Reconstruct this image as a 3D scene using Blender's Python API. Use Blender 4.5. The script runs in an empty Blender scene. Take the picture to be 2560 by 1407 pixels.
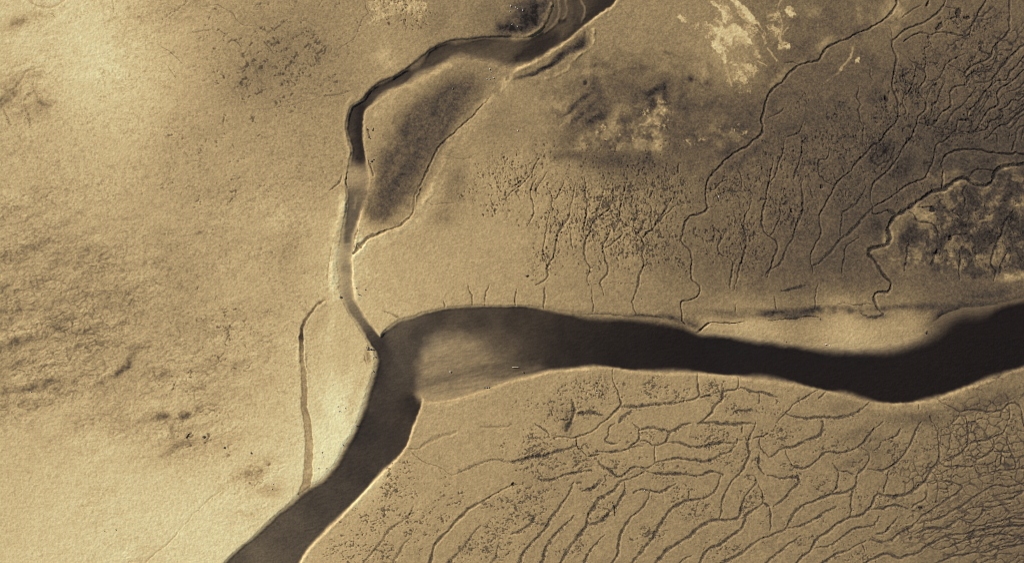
import bpy, math, random
import numpy as np

# ------------------------------------------------------------------ camera, sky, sun, exposure
SC = bpy.context.scene
S = 0.1                                   # metres per photo pixel: the view is 256 m x 140.7 m of tidal flat
CX, CY = 1280.0, 703.5
CAM_H = 210.0
SUN_EL, SUN_DIR = math.radians(33), math.radians(143)      # sun stands up-left of the picture (angle from +x, ccw)
EXPOSURE = 0.45

cam = bpy.data.cameras.new("camera")
cam.sensor_width = 36.0
cam.lens = 36.0 * CAM_H / 256.0
cam.clip_start, cam.clip_end = 1.0, 20000.0
camo = bpy.data.objects.new("camera", cam)
camo.location = (0, 0, CAM_H)
SC.collection.objects.link(camo)
SC.camera = camo

world = bpy.data.worlds.new("World")
SC.world = world
world.use_nodes = True
wn = world.node_tree
bgn = wn.nodes["Background"]
sky = wn.nodes.new("ShaderNodeTexSky")
sky.sky_type = 'NISHITA'
sky.sun_disc = False
sky.sun_elevation = SUN_EL
sky.sun_rotation = math.pi / 2 - SUN_DIR
wn.links.new(sky.outputs[0], bgn.inputs[0])
bgn.inputs[1].default_value = 0.06

sun = bpy.data.lights.new("sun", 'SUN')
sun.energy = 4.2
sun.angle = math.radians(0.5)
sun.color = (1.0, 0.95, 0.87)
suno = bpy.data.objects.new("sun", sun)
suno.rotation_euler = (0, math.pi / 2 - SUN_EL, SUN_DIR)
suno.location = (-60, 50, 120)
SC.collection.objects.link(suno)

SC.view_settings.view_transform = 'Standard'
SC.view_settings.look = 'None'
SC.view_settings.exposure = EXPOSURE
SC.view_settings.gamma = 1.0
SC.cycles.transparent_max_bounces = 12
SC.cycles.filter_width = 0.85

COL = SC.collection
rng = np.random.default_rng(7)
random.seed(7)
f32 = np.float32

# ------------------------------------------------------------------ noise helpers
_TAB = [rng.random((512, 512)).astype(f32) * 2 - 1 for _ in range(8)]


def vn(x, y, seed=0):
    """smooth value noise in [-1,1] at arbitrary coordinates"""
    t = _TAB[seed % 8]
    x = x + seed * 37.17
    y = y + seed * 91.73
    ix = np.floor(x); iy = np.floor(y)
    fx = (x - ix).astype(f32); fy = (y - iy).astype(f32)
    ix = ix.astype(np.int32); iy = iy.astype(np.int32)
    fx = fx * fx * (3 - 2 * fx); fy = fy * fy * (3 - 2 * fy)
    x0 = ix & 511; x1 = (ix + 1) & 511; y0 = iy & 511; y1 = (iy + 1) & 511
    a = t[x0, y0]; b = t[x1, y0]; c = t[x0, y1]; d = t[x1, y1]
    a = a + (b - a) * fx
    c = c + (d - c) * fx
    return a + (c - a) * fy


def fbm(x, y, oct=4, seed=0, gain=0.5):
    s = 0; amp = 1.0; tot = 0
    for o in range(oct):
        s = s + amp * vn(x * 2 ** o, y * 2 ** o, seed + o)
        tot += amp
        amp *= gain
    return s / tot * 1.5


def rot(x, y, deg):
    c, s_ = math.cos(math.radians(deg)), math.sin(math.radians(deg))
    return x * c + y * s_, -x * s_ + y * c


def worley_edge(x, y, seed=0):
    """distance to cell border (F2-F1) for a jittered grid of unit cells"""
    t1, t2 = _TAB[seed % 8], _TAB[(seed + 3) % 8]
    ix = np.floor(x).astype(np.int32); iy = np.floor(y).astype(np.int32)
    f1 = np.full(x.shape, 9.0, f32); f2 = f1.copy()
    for dx in (-1, 0, 1):
        for dy in (-1, 0, 1):
            gx, gy = ix + dx, iy + dy
            px = gx + 0.5 + 0.40 * t1[gx & 511, gy & 511]
            py = gy + 0.5 + 0.40 * t2[gx & 511, gy & 511]
            d = np.sqrt((px - x) ** 2 + (py - y) ** 2).astype(f32)
            f2 = np.minimum(f2, np.maximum(f1, d))
            f1 = np.minimum(f1, d)
    return f2 - f1


def sst(a, b, v):
    t = np.clip((v - a) / (b - a), 0, 1)
    return t * t * (3 - 2 * t)


def lerp(a, b, t):
    return a + (b - a) * t


def lin(v):
    v = np.asarray(v, dtype=f32) / 255.0
    return np.where(v <= 0.04045, v / 12.92, ((v + 0.055) / 1.055) ** 2.4)


# ------------------------------------------------------------------ plan data (photo pixels = decimetres on the ground)
def T(c, r, pts):
    """survey tiles of 64 m x 35.2 m, read in quarter pixels"""
    return [(640 * c + x / 4.0, 352 * r + y / 4.0) for x, y in pts]


def spline(pts, closed=False, step=6.0):
    p = np.array(pts, float)
    n = len(p)
    out = []
    rngk = range(n) if closed else range(n - 1)
    for i in rngk:
        if closed:
            p0, p1, p2, p3 = p[i - 1], p[i], p[(i + 1) % n], p[(i + 2) % n]
        else:
            p1, p2 = p[i], p[i + 1]
            p0 = p[i - 1] if i > 0 else 2 * p1 - p2
            p3 = p[i + 2] if i + 2 < n else 2 * p2 - p1
        m = max(1, int(np.hypot(*(p2 - p1)) / step))
        for k in range(m):
            t = k / m
            out.append(0.5 * (2 * p1 + (p2 - p0) * t + (2 * p0 - 5 * p1 + 4 * p2 - p3) * t * t
                              + (3 * p1 - p0 - 3 * p2 + p3) * t ** 3))
    if not closed:
        out.append(p[-1])
    return np.array(out)


RIVER = [(4200, 560), (3000, 660), (2700, 715), (2560, 745), (2507, 757), (2470, 766), (2420, 768), (2380, 778), (2340, 800),
         (2300, 828), (2240, 850), (2170, 862), (2107, 864), (2057, 861), (1995, 857), (1920, 846), (1855, 838), (1792, 832),
         (1748, 826), (1700, 806), (1660, 800), (1610, 793), (1570, 789), (1500, 787), (1450, 784),
         (1410, 779), (1355, 768), (1280, 764), (1215, 764), (1165, 765), (1115, 769), (1065, 780), (1027, 793), (995, 803),
         (972, 818), (957, 831), (950, 840), (932, 814), (912, 789), (895, 759), (886, 744), (881, 719), (879, 690), (880, 655),
         (852, 655), (852, 690), (850, 719), (855, 745), (866, 768), (880, 793), (898, 818), (915, 846), (927, 866), (937, 881), (940, 904),
         (935, 929), (925, 954), (917, 986), (907, 1019), (895, 1049), (890, 1061), (880, 1086), (862, 1113), (845, 1148),
         (825, 1176), (800, 1201), (775, 1217), (747, 1238), (715, 1266), (685, 1292), (640, 1335), (600, 1368), (560, 1407),
         (470, 1500), (200, 1760), (-200, 2100), (-100, 2300), (300, 1950), (660, 1560), (720, 1450), (750, 1407), (760, 1388), (780, 1363), (810, 1333), (840, 1303),
         (875, 1266), (915, 1223), (955, 1181), (990, 1148), (1015, 1116), (1035, 1066), (1042, 1049), (1054, 1011), (1056, 990),
         (1066, 1003), (1115, 1001), (1190, 982), (1240, 963), (1280, 951), (1342, 938), (1380, 928), (1430, 924), (1485, 919),
         (1532, 921), (1580, 928), (1655, 933), (1742, 934), (1805, 938), (1850, 944), (1920, 951), (1995, 963), (2070, 979),
         (2110, 986), (2145, 998), (2185, 1006), (2232, 1009), (2282, 1007), (2332, 998), (2382, 981), (2432, 964), (2495, 941),
         (2560, 921), (2700, 880), (3000, 840), (4200, 800)]
CHANNEL = [(1830, -640), (1720, -240), (1640, -120), (1548, 0), (1520, 22), (1485, 46), (1465, 63), (1440, 84), (1415, 105), (1390, 122),
           (1355, 140), (1330, 155), (1300, 168), (1280, 176), (1250, 168), (1215, 154), (1180, 149), (1152, 147), (1115, 160),
           (1070, 185), (1020, 210), (975, 232), (945, 250), (925, 268), (913, 280), (910, 312), (909, 350), (912, 384),
           (916, 410), (922, 440), (920, 475), (908, 520), (894, 560), (886, 600), (880, 640), (879, 690), (860, 690), (848, 680),
           (848, 630), (856, 580), (864, 530), (866, 490), (866, 455), (868, 430), (874, 400), (877, 380), (874, 350), (866, 322),
           (868, 290), (878, 264), (904, 250), (927, 226), (952, 207), (990, 191), (1025, 168), (1060, 140), (1090, 117), (1127, 105),
           (1165, 100), (1215, 94), (1270, 96), (1310, 95), (1345, 84), (1372, 55), (1382, 20), (1385, 0), (1400, -120), (1440, -240), (1560, -640)]
LEFT_CREEK = [(812, 749), (790, 766), (770, 789), (756, 811), (752, 836), (755, 879), (758, 929), (760, 979), (763, 1016),
              (769, 1056), (771, 1106), (772, 1143), (771, 1181), (766, 1211), (755, 1236)]

# what the eye sees through the water (luma), i.e. how deep it is: (x, y, luma)
DEEP = [(1460, 840, 40), (1650, 850, 31), (1750, 880, 30), (650, 1385, 92), (560, 1480, 95), (760, 1375, 82), (720, 1310, 84), (800, 1250, 70), (840, 1270, 68), (900, 1150, 58), (960, 1060, 60), (980, 950, 64),
        (1000, 870, 68), (990, 822, 76), (1010, 815, 92), (1035, 1010, 44), (1048, 1030, 40), (1000, 1080, 60), (945, 930, 48), (920, 1060, 52),
        (1100, 790, 62), (1200, 800, 60), (1300, 800, 56), (1350, 850, 56),
        (1420, 850, 44), (1500, 860, 36), (1600, 870, 33), (1800, 890, 31), (2000, 920, 31), (2300, 900, 31), (2500, 850, 31), (2900, 800, 31),
        (1700, 880, 31), (1400, 900, 46), (1450, 900, 40), (1340, 780, 56), (1430, 810, 44), (1550, 900, 33), (1950, 900, 31), (2150, 950, 31), (2200, 900, 31), (2420, 900, 31),
        (1090, 860, 104), (1130, 875, 116), (1150, 850, 108), (1120, 845, 100), (1100, 940, 96), (1065, 965, 92), (1200, 890, 100), (1180, 870, 104), (1250, 900, 82), (1250, 940, 82),
        (1185, 935, 72), (1130, 955, 76), (1130, 985, 130), (1200, 968, 112), (1260, 945, 100), (1320, 910, 58), (1320, 930, 66), (1075, 988, 118),
        (1050, 895, 84), (1062, 900, 104), (1030, 960, 62), (1045, 940, 78), (1030, 900, 62), (1045, 860, 62), (1080, 830, 68), (1160, 826, 68),
        (1540, 830, 36), (1600, 820, 36), (1700, 845, 31), (1500, 815, 42), (2450, 800, 31), (2500, 790, 31), (2350, 870, 31), (2250, 890, 31),
        # north channel
        (866, 720, 132), (850, 700, 168), (852, 725, 160), (858, 740, 140), (882, 772, 102), (868, 768, 120), (900, 800, 112), (912, 812, 92), (930, 845, 66), (945, 865, 48), (940, 885, 48), (872, 600, 108), (860, 600, 140), (880, 540, 92), (905, 500, 108), (880, 490, 92), (900, 478, 110),
        (862, 650, 150), (846, 640, 176), (850, 600, 172), (874, 640, 122), (876, 670, 118), (892, 448, 160), (892, 432, 140), (880, 440, 160), (905, 440, 155), (890, 395, 50), (893, 350, 50), (905, 390, 44), (878, 330, 82), (888, 300, 58), (900, 320, 48), (900, 270, 56), (920, 255, 60), (912, 268, 56),
        (940, 245, 80), (960, 222, 72), (1000, 212, 82), (1010, 190, 64), (1050, 168, 66), (1090, 140, 64), (1100, 155, 78), (1150, 126, 68), (1150, 140, 84), (1200, 115, 70), (1200, 140, 86), (1250, 112, 72), (1250, 150, 82), (1300, 120, 66),
        (1350, 105, 42), (1378, 97, 44), (1325, 125, 52), (1310, 140, 62), (1290, 160, 84), (1400, 90, 78), (1430, 66, 80), (1450, 72, 58), (1480, 40, 58), (1510, 10, 50), (1445, 20, 80), (1410, 40, 84), (1600, -120, 60)]

# tone of the flats, set per location (luma of the surface in this light): (x, y, luma)
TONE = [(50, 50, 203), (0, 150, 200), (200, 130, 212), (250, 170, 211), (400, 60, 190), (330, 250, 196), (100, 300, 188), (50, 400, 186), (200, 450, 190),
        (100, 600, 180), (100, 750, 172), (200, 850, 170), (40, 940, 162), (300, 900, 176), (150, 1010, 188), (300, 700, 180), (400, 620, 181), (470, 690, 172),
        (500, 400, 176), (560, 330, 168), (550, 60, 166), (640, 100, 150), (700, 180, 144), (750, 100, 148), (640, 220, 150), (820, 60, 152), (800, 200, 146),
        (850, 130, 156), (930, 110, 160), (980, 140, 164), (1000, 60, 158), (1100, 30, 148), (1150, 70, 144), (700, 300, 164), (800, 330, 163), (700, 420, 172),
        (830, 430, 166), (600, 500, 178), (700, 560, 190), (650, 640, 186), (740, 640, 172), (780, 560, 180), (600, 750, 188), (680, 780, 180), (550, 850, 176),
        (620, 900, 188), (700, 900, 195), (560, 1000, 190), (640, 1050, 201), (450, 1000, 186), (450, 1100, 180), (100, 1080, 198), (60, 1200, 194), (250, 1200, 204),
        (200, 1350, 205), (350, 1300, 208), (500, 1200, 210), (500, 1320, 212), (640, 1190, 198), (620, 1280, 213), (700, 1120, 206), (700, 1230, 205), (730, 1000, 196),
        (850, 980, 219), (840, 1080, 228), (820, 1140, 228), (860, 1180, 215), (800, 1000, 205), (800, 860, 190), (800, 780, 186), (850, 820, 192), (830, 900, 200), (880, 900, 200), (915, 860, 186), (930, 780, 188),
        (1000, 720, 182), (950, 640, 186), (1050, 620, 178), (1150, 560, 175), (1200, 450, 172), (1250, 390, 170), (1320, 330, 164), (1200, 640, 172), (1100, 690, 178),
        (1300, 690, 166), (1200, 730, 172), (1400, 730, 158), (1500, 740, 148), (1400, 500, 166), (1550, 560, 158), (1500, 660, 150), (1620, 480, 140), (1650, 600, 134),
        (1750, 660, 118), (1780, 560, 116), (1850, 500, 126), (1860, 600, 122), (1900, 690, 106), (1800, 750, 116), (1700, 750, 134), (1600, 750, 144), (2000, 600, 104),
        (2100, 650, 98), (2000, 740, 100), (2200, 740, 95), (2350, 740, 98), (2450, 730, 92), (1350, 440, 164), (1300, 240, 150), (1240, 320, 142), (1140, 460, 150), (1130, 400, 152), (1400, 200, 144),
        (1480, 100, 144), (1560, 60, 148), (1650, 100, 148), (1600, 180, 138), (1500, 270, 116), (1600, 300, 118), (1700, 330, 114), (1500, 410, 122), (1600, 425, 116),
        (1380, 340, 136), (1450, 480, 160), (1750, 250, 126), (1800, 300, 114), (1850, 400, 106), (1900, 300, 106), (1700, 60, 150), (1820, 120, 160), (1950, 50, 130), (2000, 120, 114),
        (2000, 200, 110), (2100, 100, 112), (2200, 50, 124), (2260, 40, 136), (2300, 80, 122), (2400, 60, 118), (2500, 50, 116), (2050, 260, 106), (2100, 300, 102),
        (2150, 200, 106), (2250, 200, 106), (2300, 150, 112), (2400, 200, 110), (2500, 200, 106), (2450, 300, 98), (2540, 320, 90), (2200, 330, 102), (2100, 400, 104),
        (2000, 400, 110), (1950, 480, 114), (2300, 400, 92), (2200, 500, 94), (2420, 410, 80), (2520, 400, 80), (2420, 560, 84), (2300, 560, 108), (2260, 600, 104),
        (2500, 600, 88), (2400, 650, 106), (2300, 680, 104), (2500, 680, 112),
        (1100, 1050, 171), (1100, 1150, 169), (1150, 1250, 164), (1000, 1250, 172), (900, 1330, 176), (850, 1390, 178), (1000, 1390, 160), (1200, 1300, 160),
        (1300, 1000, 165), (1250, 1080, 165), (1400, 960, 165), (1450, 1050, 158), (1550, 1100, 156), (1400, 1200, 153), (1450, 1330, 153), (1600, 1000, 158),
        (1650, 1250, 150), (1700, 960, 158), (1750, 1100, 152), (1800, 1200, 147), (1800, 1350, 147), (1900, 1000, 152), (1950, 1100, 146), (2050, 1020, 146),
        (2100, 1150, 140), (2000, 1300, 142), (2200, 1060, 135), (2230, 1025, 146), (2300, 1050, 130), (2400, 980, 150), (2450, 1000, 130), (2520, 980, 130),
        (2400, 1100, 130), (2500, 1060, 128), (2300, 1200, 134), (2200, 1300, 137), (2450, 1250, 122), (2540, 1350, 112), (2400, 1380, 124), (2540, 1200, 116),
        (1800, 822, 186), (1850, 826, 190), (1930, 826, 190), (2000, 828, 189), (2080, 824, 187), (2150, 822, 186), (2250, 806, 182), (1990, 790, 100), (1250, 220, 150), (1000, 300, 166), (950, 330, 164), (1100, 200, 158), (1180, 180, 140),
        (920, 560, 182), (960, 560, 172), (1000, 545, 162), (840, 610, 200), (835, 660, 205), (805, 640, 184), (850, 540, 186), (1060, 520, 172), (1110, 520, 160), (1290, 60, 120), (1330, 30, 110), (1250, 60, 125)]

# soft-edged areas of darker or paler sediment: (x, y, rx, ry, angle, luma change, edge noise)
PATCH = [(430, 1040, 54, 8, -8, -26, 1.2), (480, 1028, 40, 6, -24, -22, 1.2), (400, 1038, 30, 10, 14, -14, 1.2), (322, 903, 40, 8, -52, -36, .9), (300, 930, 34, 8, -38, -28, .9), (260, 952, 26, 7, -25, -20, .9), (432, 1075, 6, 26, 0, -28, .5), (450, 1115, 45, 10, -25, -30, .6),
         (20, 245, 26, 12, -40, -30, .4), (110, 260, 18, 10, 10, -18, .6), (90, 270, 30, 20, 0, -14, .7), (40, 230, 60, 50, 0, -14, .9), (30, 60, 40, 20, -20, -16, .8), (75, 50, 50, 14, -10, -18, .8),
         (100, 610, 40, 12, -20, -16, .8), (90, 840, 60, 12, -15, -20, .8), (40, 975, 60, 12, -8, -24, .8), (30, 860, 50, 14, -10, -20, .8), (150, 810, 40, 10, -25, -22, .8), (110, 960, 40, 9, -10, -20, .8),
         (720, 620, 20, 60, 10, -9, .5), (640, 1180, 40, 16, -30, -28, .8), (590, 1190, 26, 10, -40, -20, .8), (690, 1222, 16, 22, 20, -22, .6), (660, 1230, 24, 14, 0, -16, .8), (690, 545, 40, 24, -30, 10, .8), (260, 160, 70, 60, 0, 6, .8),
         (545, 905, 40, 30, 0, -10, .8), (600, 905, 20, 8, -30, -20, .6), (405, 935, 10, 14, 15, -26, .6), (440, 660, 60, 30, 0, -6, .8), (450, 700, 50, 25, 0, -6, .8), (640, 205, 70, 40, -20, -8, .9), (700, 130, 90, 40, -25, -8, .9),
         (870, 105, 16, 10, 0, 8, .8), (970, 150, 30, 20, 0, 10, .8), (960, 130, 16, 30, 0, 6, .8), (1090, 60, 20, 50, 35, -8, .6), (830, 130, 50, 20, -30, -8, .9),
         # oval mud basin between channel and ridge creek
         (1160, 225, 36, 22, -30, -22, .6), (1125, 395, 14, 36, 25, -16, .4), (1135, 455, 26, 40, 20, -18, .5), (1110, 540, 30, 26, 0, -14, .7), (1250, 330, 60, 60, -40, -8, .7), (1140, 500, 30, 14, 0, -10, .5),
         # dark mud beside the head of the channel
         (1312, 46, 64, 34, -20, -34, .5), (1288, 66, 52, 14, -16, -18, .7), (1325, 24, 34, 26, 0, -12, .8), (1350, 20, 14, 40, 10, -14, .7), (1270, 70, 20, 10, 0, -44, .6), (1435, 25, 16, 26, 5, -30, .5),
         (1450, 110, 14, 20, 35, -34, .4), (1420, 130, 30, 9, -40, -34, .4), (1340, 180, 60, 6, -22, -44, .4), (1390, 150, 40, 7, -40, -44, .4), (1450, 90, 22, 22, 0, -18, .6),
         (824, 830, 9, 62, 14, 10, .4), (798, 800, 12, 36, 30, -12, .5), (858, 900, 16, 50, 8, -8, .5), (838, 1000, 26, 60, 4, 8, .4), (885, 1000, 14, 60, 14, -14, .8), (918, 890, 6, 18, -8, -34, .5), (930, 885, 7, 26, 0, 10, .4),
         # mottled ground north
         (1462, 208, 6, 6, 0, -50, .3), (1486, 165, 10, 6, -40, -26, .6), (1510, 158, 10, 8, 0, -26, .6), (1630, 262, 9, 12, 30, -54, .4), (1660, 215, 5, 10, -10, -40, .6), (1665, 245, 5, 36, -10, -34, .7), (1723, 195, 8, 8, 0, -46, .6),
         (1435, 265, 40, 8, -40, -32, .8), (1455, 285, 40, 7, -42, -30, .8), (1490, 300, 30, 7, -35, -20, .9), (1640, 225, 40, 10, -40, -18, .9), (1580, 175, 36, 6, -10, -16, .7), (1570, 235, 40, 30, 0, -10, .9), (1670, 135, 10, 4, 0, -26, .6),
         (1400, 280, 22, 18, -30, 26, .8), (1650, 265, 24, 22, 0, 40, .8), (1625, 300, 26, 18, -20, 40, .8), (1660, 290, 20, 20, 0, 30, .8), (1455, 360, 26, 12, -30, 24, 1.3), (1540, 368, 16, 16, 40, 30, 1.3), (1500, 335, 50, 26, -40, 18, 1.4), (1590, 340, 50, 36, 30, 20, 1.5), (1640, 355, 20, 26, 0, 24, 1.4), (1420, 300, 30, 12, -40, 16, 1.3), (1560, 260, 40, 24, -10, 14, 1.), (1490, 200, 60, 40, 0, 8, .9),
         (1560, 400, 120, 20, 5, -9, .8), (1420, 390, 40, 12, 0, -18, .6), (1850, 280, 40, 30, -20, -8, .8), (1780, 330, 50, 20, -20, 14, 1.), (1810, 350, 40, 20, 0, 10, 1.), (1850, 230, 30, 26, 0, -6, .9), (1760, 200, 20, 50, 30, 10, .9),
         # pale strips along the long creek
         (2065, 105, 26, 9, -40, 26, .6), (1950, 195, 40, 8, -45, 28, .5), (2000, 160, 14, 6, -45, 18, .6), (2215, 25, 14, 28, 30, 24, .6), (2250, 20, 16, 36, 30, 22, .6), (2148, 40, 6, 26, -10, 22, .7), (2180, 50, 5, 20, -15, 20, .7), (2030, 30, 20, 14, 20, 14, .8), (1975, 30, 20, 10, 30, 16, .8), (2250, 60, 10, 24, 30, 14, .6), (2142, 148, 4, 10, 20, 30, .5),
         (1870, 390, 70, 8, -38, -16, .5), (1990, 330, 60, 40, -40, -6, .8), (2190, 240, 20, 16, -30, -16, .7), (2100, 260, 14, 8, 0, -12, .8),
         # east marsh
         (2200, 380, 40, 18, -40, -18, .7), (2255, 420, 36, 18, -40, -14, .7), (2190, 570, 22, 26, 0, -14, .7), (2360, 437, 36, 12, -5, 30, .5), (2330, 500, 52, 8, -32, 34, .5), (2280, 532, 26, 8, -36, 22, .5), (2400, 458, 62, 7, 4, 26, .5), (2315, 537, 20, 15, 0, 46, .5), (2245, 565, 14, 30, 20, 16, .6), (2222, 600, 12, 30, 0, 26, .6), (2230, 640, 40, 14, 20, 24, .8), (2340, 640, 50, 16, 10, 34, .9), (2310, 610, 24, 10, 0, 26, .9), (2545, 510, 24, 16, -30, 36, .8), (2530, 688, 50, 12, -8, 50, .7), (2500, 612, 30, 12, -30, 22, 1.), (2345, 558, 20, 8, 20, 26, .8), (2270, 665, 60, 18, 0, 16, .9), (2440, 540, 10, 34, 25, 26, .9), (2490, 500, 10, 44, 25, 26, .9), (2530, 420, 40, 10, 5, 20, .8), (2470, 640, 60, 8, -5, 16, 1.),
         (2480, 735, 80, 14, -3, -14, .9), (2430, 765, 120, 6, -5, -14, .8), (2150, 770, 100, 5, 0, -12, .6),
         # band of wet weed behind the sandbank
         (1870, 785, 110, 13, 1, -34, .5), (1980, 784, 70, 12, 0, -36, .5), (2060, 776, 60, 9, 0, -26, .6), (2190, 790, 40, 6, 0, -36, .6), (1690, 794, 26, 9, 10, -30, .6), (2110, 775, 50, 8, 0, -24, .6), (2270, 768, 90, 8, -4, -30, .6), (1640, 788, 50, 5, 5, -26, .5), (1720, 808, 20, 10, 0, -36, .6), (1740, 815, 14, 14, 0, -20, .7), (1590, 788, 30, 4, 3, -16, .5), (2370, 790, 40, 14, -20, -40, .6),
         # south-east
         (2260, 1015, 90, 10, -2, 16, .5), (2410, 970, 60, 10, -25, 12, .5), (2450, 1005, 90, 22, -12, -22, .8), (2290, 1045, 80, 20, 0, -16, .9), (2110, 1020, 40, 14, 0, -14, .8), (2130, 1090, 40, 14, -30, -14, .8), (2180, 1110, 30, 26, -40, -14, .9), (2130, 1150, 40, 14, -20, -14, .8), (2200, 1150, 40, 20, -30, -10, .9), (1420, 1055, 12, 26, 10, -36, .5), (1400, 1020, 50, 30, 0, -6, .9)]

# ground textures: masks as blobs (x, y, rx, ry, angle, strength)
LUMPS = [(100, 800, 300, 240, 0, 1.15), (200, 650, 200, 120, -20, .7), (350, 960, 260, 140, -20, .8), (80, 560, 260, 120, -15, .6), (480, 1060, 160, 90, -20, .7), (560, 860, 160, 120, 0, .55), (60, 200, 120, 180, 0, .5), (300, 640, 200, 120, 0, .45), (600, 560, 260, 200, -20, .35), (60, 1020, 120, 60, 0, .8), (640, 1190, 80, 40, -30, .7), (620, 1280, 60, 40, 0, .4), (250, 1270, 60, 60, 0, .5), (330, 1390, 60, 30, -20, .6), (400, 60, 160, 80, 0, .4), (640, 640, 160, 100, 0, .3)]
ROUGH = [(560, 830, 130, 90, 0, .85), (600, 900, 80, 50, -20, .8), (470, 770, 80, 60, 0, .6), (700, 170, 180, 130, -25, 1.), (780, 200, 120, 60, -20, .9), (600, 300, 160, 80, -20, .6), (620, 90, 160, 90, 0, .6), (850, 80, 120, 80, 0, .5), (960, 170, 60, 30, 0, .4), (540, 440, 200, 160, 0, .5), (800, 400, 120, 100, 0, .45), (500, 1080, 100, 60, -20, .9), (540, 820, 120, 80, 0, .6), (480, 950, 120, 60, 0, .7), (640, 1195, 60, 30, -30, .9), (550, 1110, 80, 40, 0, .6)]
PITS_N = [(1540, 520, 170, 120, 0, 1.), (1440, 560, 110, 80, -10, .75), (1290, 440, 130, 70, -20, .75), (1250, 500, 70, 50, 0, .7), (1640, 470, 110, 90, 0, .9), (1560, 610, 110, 70, 0, .95), (1360, 650, 50, 60, 0, .55), (1500, 640, 60, 50, 0, .6), (1850, 600, 90, 90, 10, .9), (1880, 460, 110, 80, -20, .75), (1960, 480, 90, 90, 0, .8), (1990, 530, 70, 70, 0, .8), (1650, 600, 60, 60, 0, .7), (1690, 660, 50, 50, 0, .5), (2010, 400, 140, 70, -30, .7), (2100, 370, 80, 60, 0, .6), (2270, 215, 60, 50, 0, .9), (2230, 290, 40, 50, 0, .8), (2190, 340, 140, 60, 0, .7), (2330, 110, 60, 60, 0, .5), (2350, 210, 120, 80, 0, .6), (2420, 60, 90, 60, 0, .55), (2450, 200, 120, 140, 0, .6), (2440, 300, 130, 60, 0, .7), (2120, 470, 70, 60, 0, .6), (2290, 480, 60, 40, -40, .6), (2450, 560, 160, 120, 0, .6), (2030, 300, 160, 90, 0, .35), (1950, 350, 60, 50, -20, .5), (1690, 400, 80, 60, 0, .5), (1400, 420, 120, 70, 0, .35), (2200, 440, 80, 60, -40, .4), (1480, 970, 60, 34, 0, .8), (1010, 20, 90, 50, 0, .7)]
PITS_S = [(1420, 1000, 110, 60, -10, .75), (1490, 985, 70, 40, 0, .7), (1640, 975, 80, 34, 0, .95), (1590, 965, 50, 30, 0, .7), (1780, 975, 50, 24, 0, .85), (1860, 1020, 90, 34, 0, .7), (1960, 1000, 60, 30, 0, .7), (1340, 1120, 90, 50, -15, .8), (1400, 1160, 120, 60, -15, .8), (1000, 1210, 60, 60, -40, .9), (940, 1290, 70, 50, -45, .8), (870, 1360, 80, 50, -40, .9), (960, 1390, 70, 40, -30, .8), (1070, 1300, 80, 60, -45, .75), (1120, 1240, 60, 60, -45, .7), (1300, 1250, 90, 70, -35, .9), (1340, 1260, 60, 60, -35, .9), (1230, 1350, 110, 60, -35, .9), (1180, 1390, 90, 40, -30, .8), (1560, 1160, 90, 30, -5, .8), (1480, 1210, 60, 30, -20, .8), (1600, 1090, 60, 24, 0, .7), (1800, 1090, 70, 30, 0, .9), (1840, 1140, 70, 40, 0, .7), (1700, 1230, 60, 30, -20, .9), (1620, 1320, 60, 40, -30, .9), (1750, 1270, 50, 40, -30, .9), (1780, 1340, 70, 30, -20, .6), (1880, 1240, 40, 60, 0, .7), (1950, 1090, 50, 24, 0, .9), (1980, 1180, 70, 40, -20, .6), (2040, 1210, 90, 40, -20, .7), (2100, 1120, 120, 60, 0, .55), (2170, 1250, 120, 50, -20, .7), (2260, 1130, 120, 90, 0, .6), (2120, 1390, 120, 40, -20, .8), (2300, 1300, 120, 60, -20, .6), (2420, 1120, 160, 120, 0, .6), (2450, 1300, 160, 110, 0, .6), (1830, 1380, 60, 30, 0, .6), (1680, 1180, 60, 30, 0, .7), (1930, 1320, 40, 40, 0, .7), (1500, 1270, 40, 40, -40, .7), (1440, 1370, 50, 40, -40, .7), (2010, 1360, 60, 30, 0, .5)]
CRUST = [(990, 5, 60, 30, -10, 1.1), (960, 35, 40, 16, -30, .9), (1040, 20, 30, 30, 0, .9), (1830, 95, 34, 26, 20, 1.15), (1868, 85, 24, 26, 20, 1.1), (1815, 30, 14, 30, -30, 1.1), (1860, 40, 44, 9, 45, 1.05), (1800, 120, 30, 30, 0, .8), (1850, 180, 50, 44, 20, .78), (1800, 80, 60, 50, 0, .7), (1710, 50, 14, 24, -20, .7), (1940, 60, 30, 60, 0, .66), (1975, 30, 16, 12, 30, .9), (1955, 115, 14, 20, 20, .85), (1890, 130, 12, 24, -20, .7), (1840, 330, 60, 30, 0, .45), (1740, 350, 50, 20, 0, .4), (1640, 290, 50, 50, 0, .5), (1860, 220, 30, 20, 0, .7), (1530, 325, 120, 55, 0, .42)]
RETIC = [(2480, 1130, 160, 110, 0, 1.), (2440, 1220, 220, 110, 0, .9), (2500, 1310, 240, 110, 0, 1.1), (2300, 1330, 120, 60, -20, .5), (2560, 1060, 120, 60, 0, .8), (2620, 1200, 300, 300, 0, .9)]
RETIC_NE = [(2480, 190, 160, 150, 0, .95), (2500, 320, 140, 70, 0, .9), (2340, 250, 140, 110, 0, .75), (2300, 90, 120, 70, 0, .55), (2250, 400, 140, 80, -30, .6)]

# ---- small drainage creeks: (points, width, depth, darkness 0..1, weed fuzz 0..1)
CREEKS = []


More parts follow.
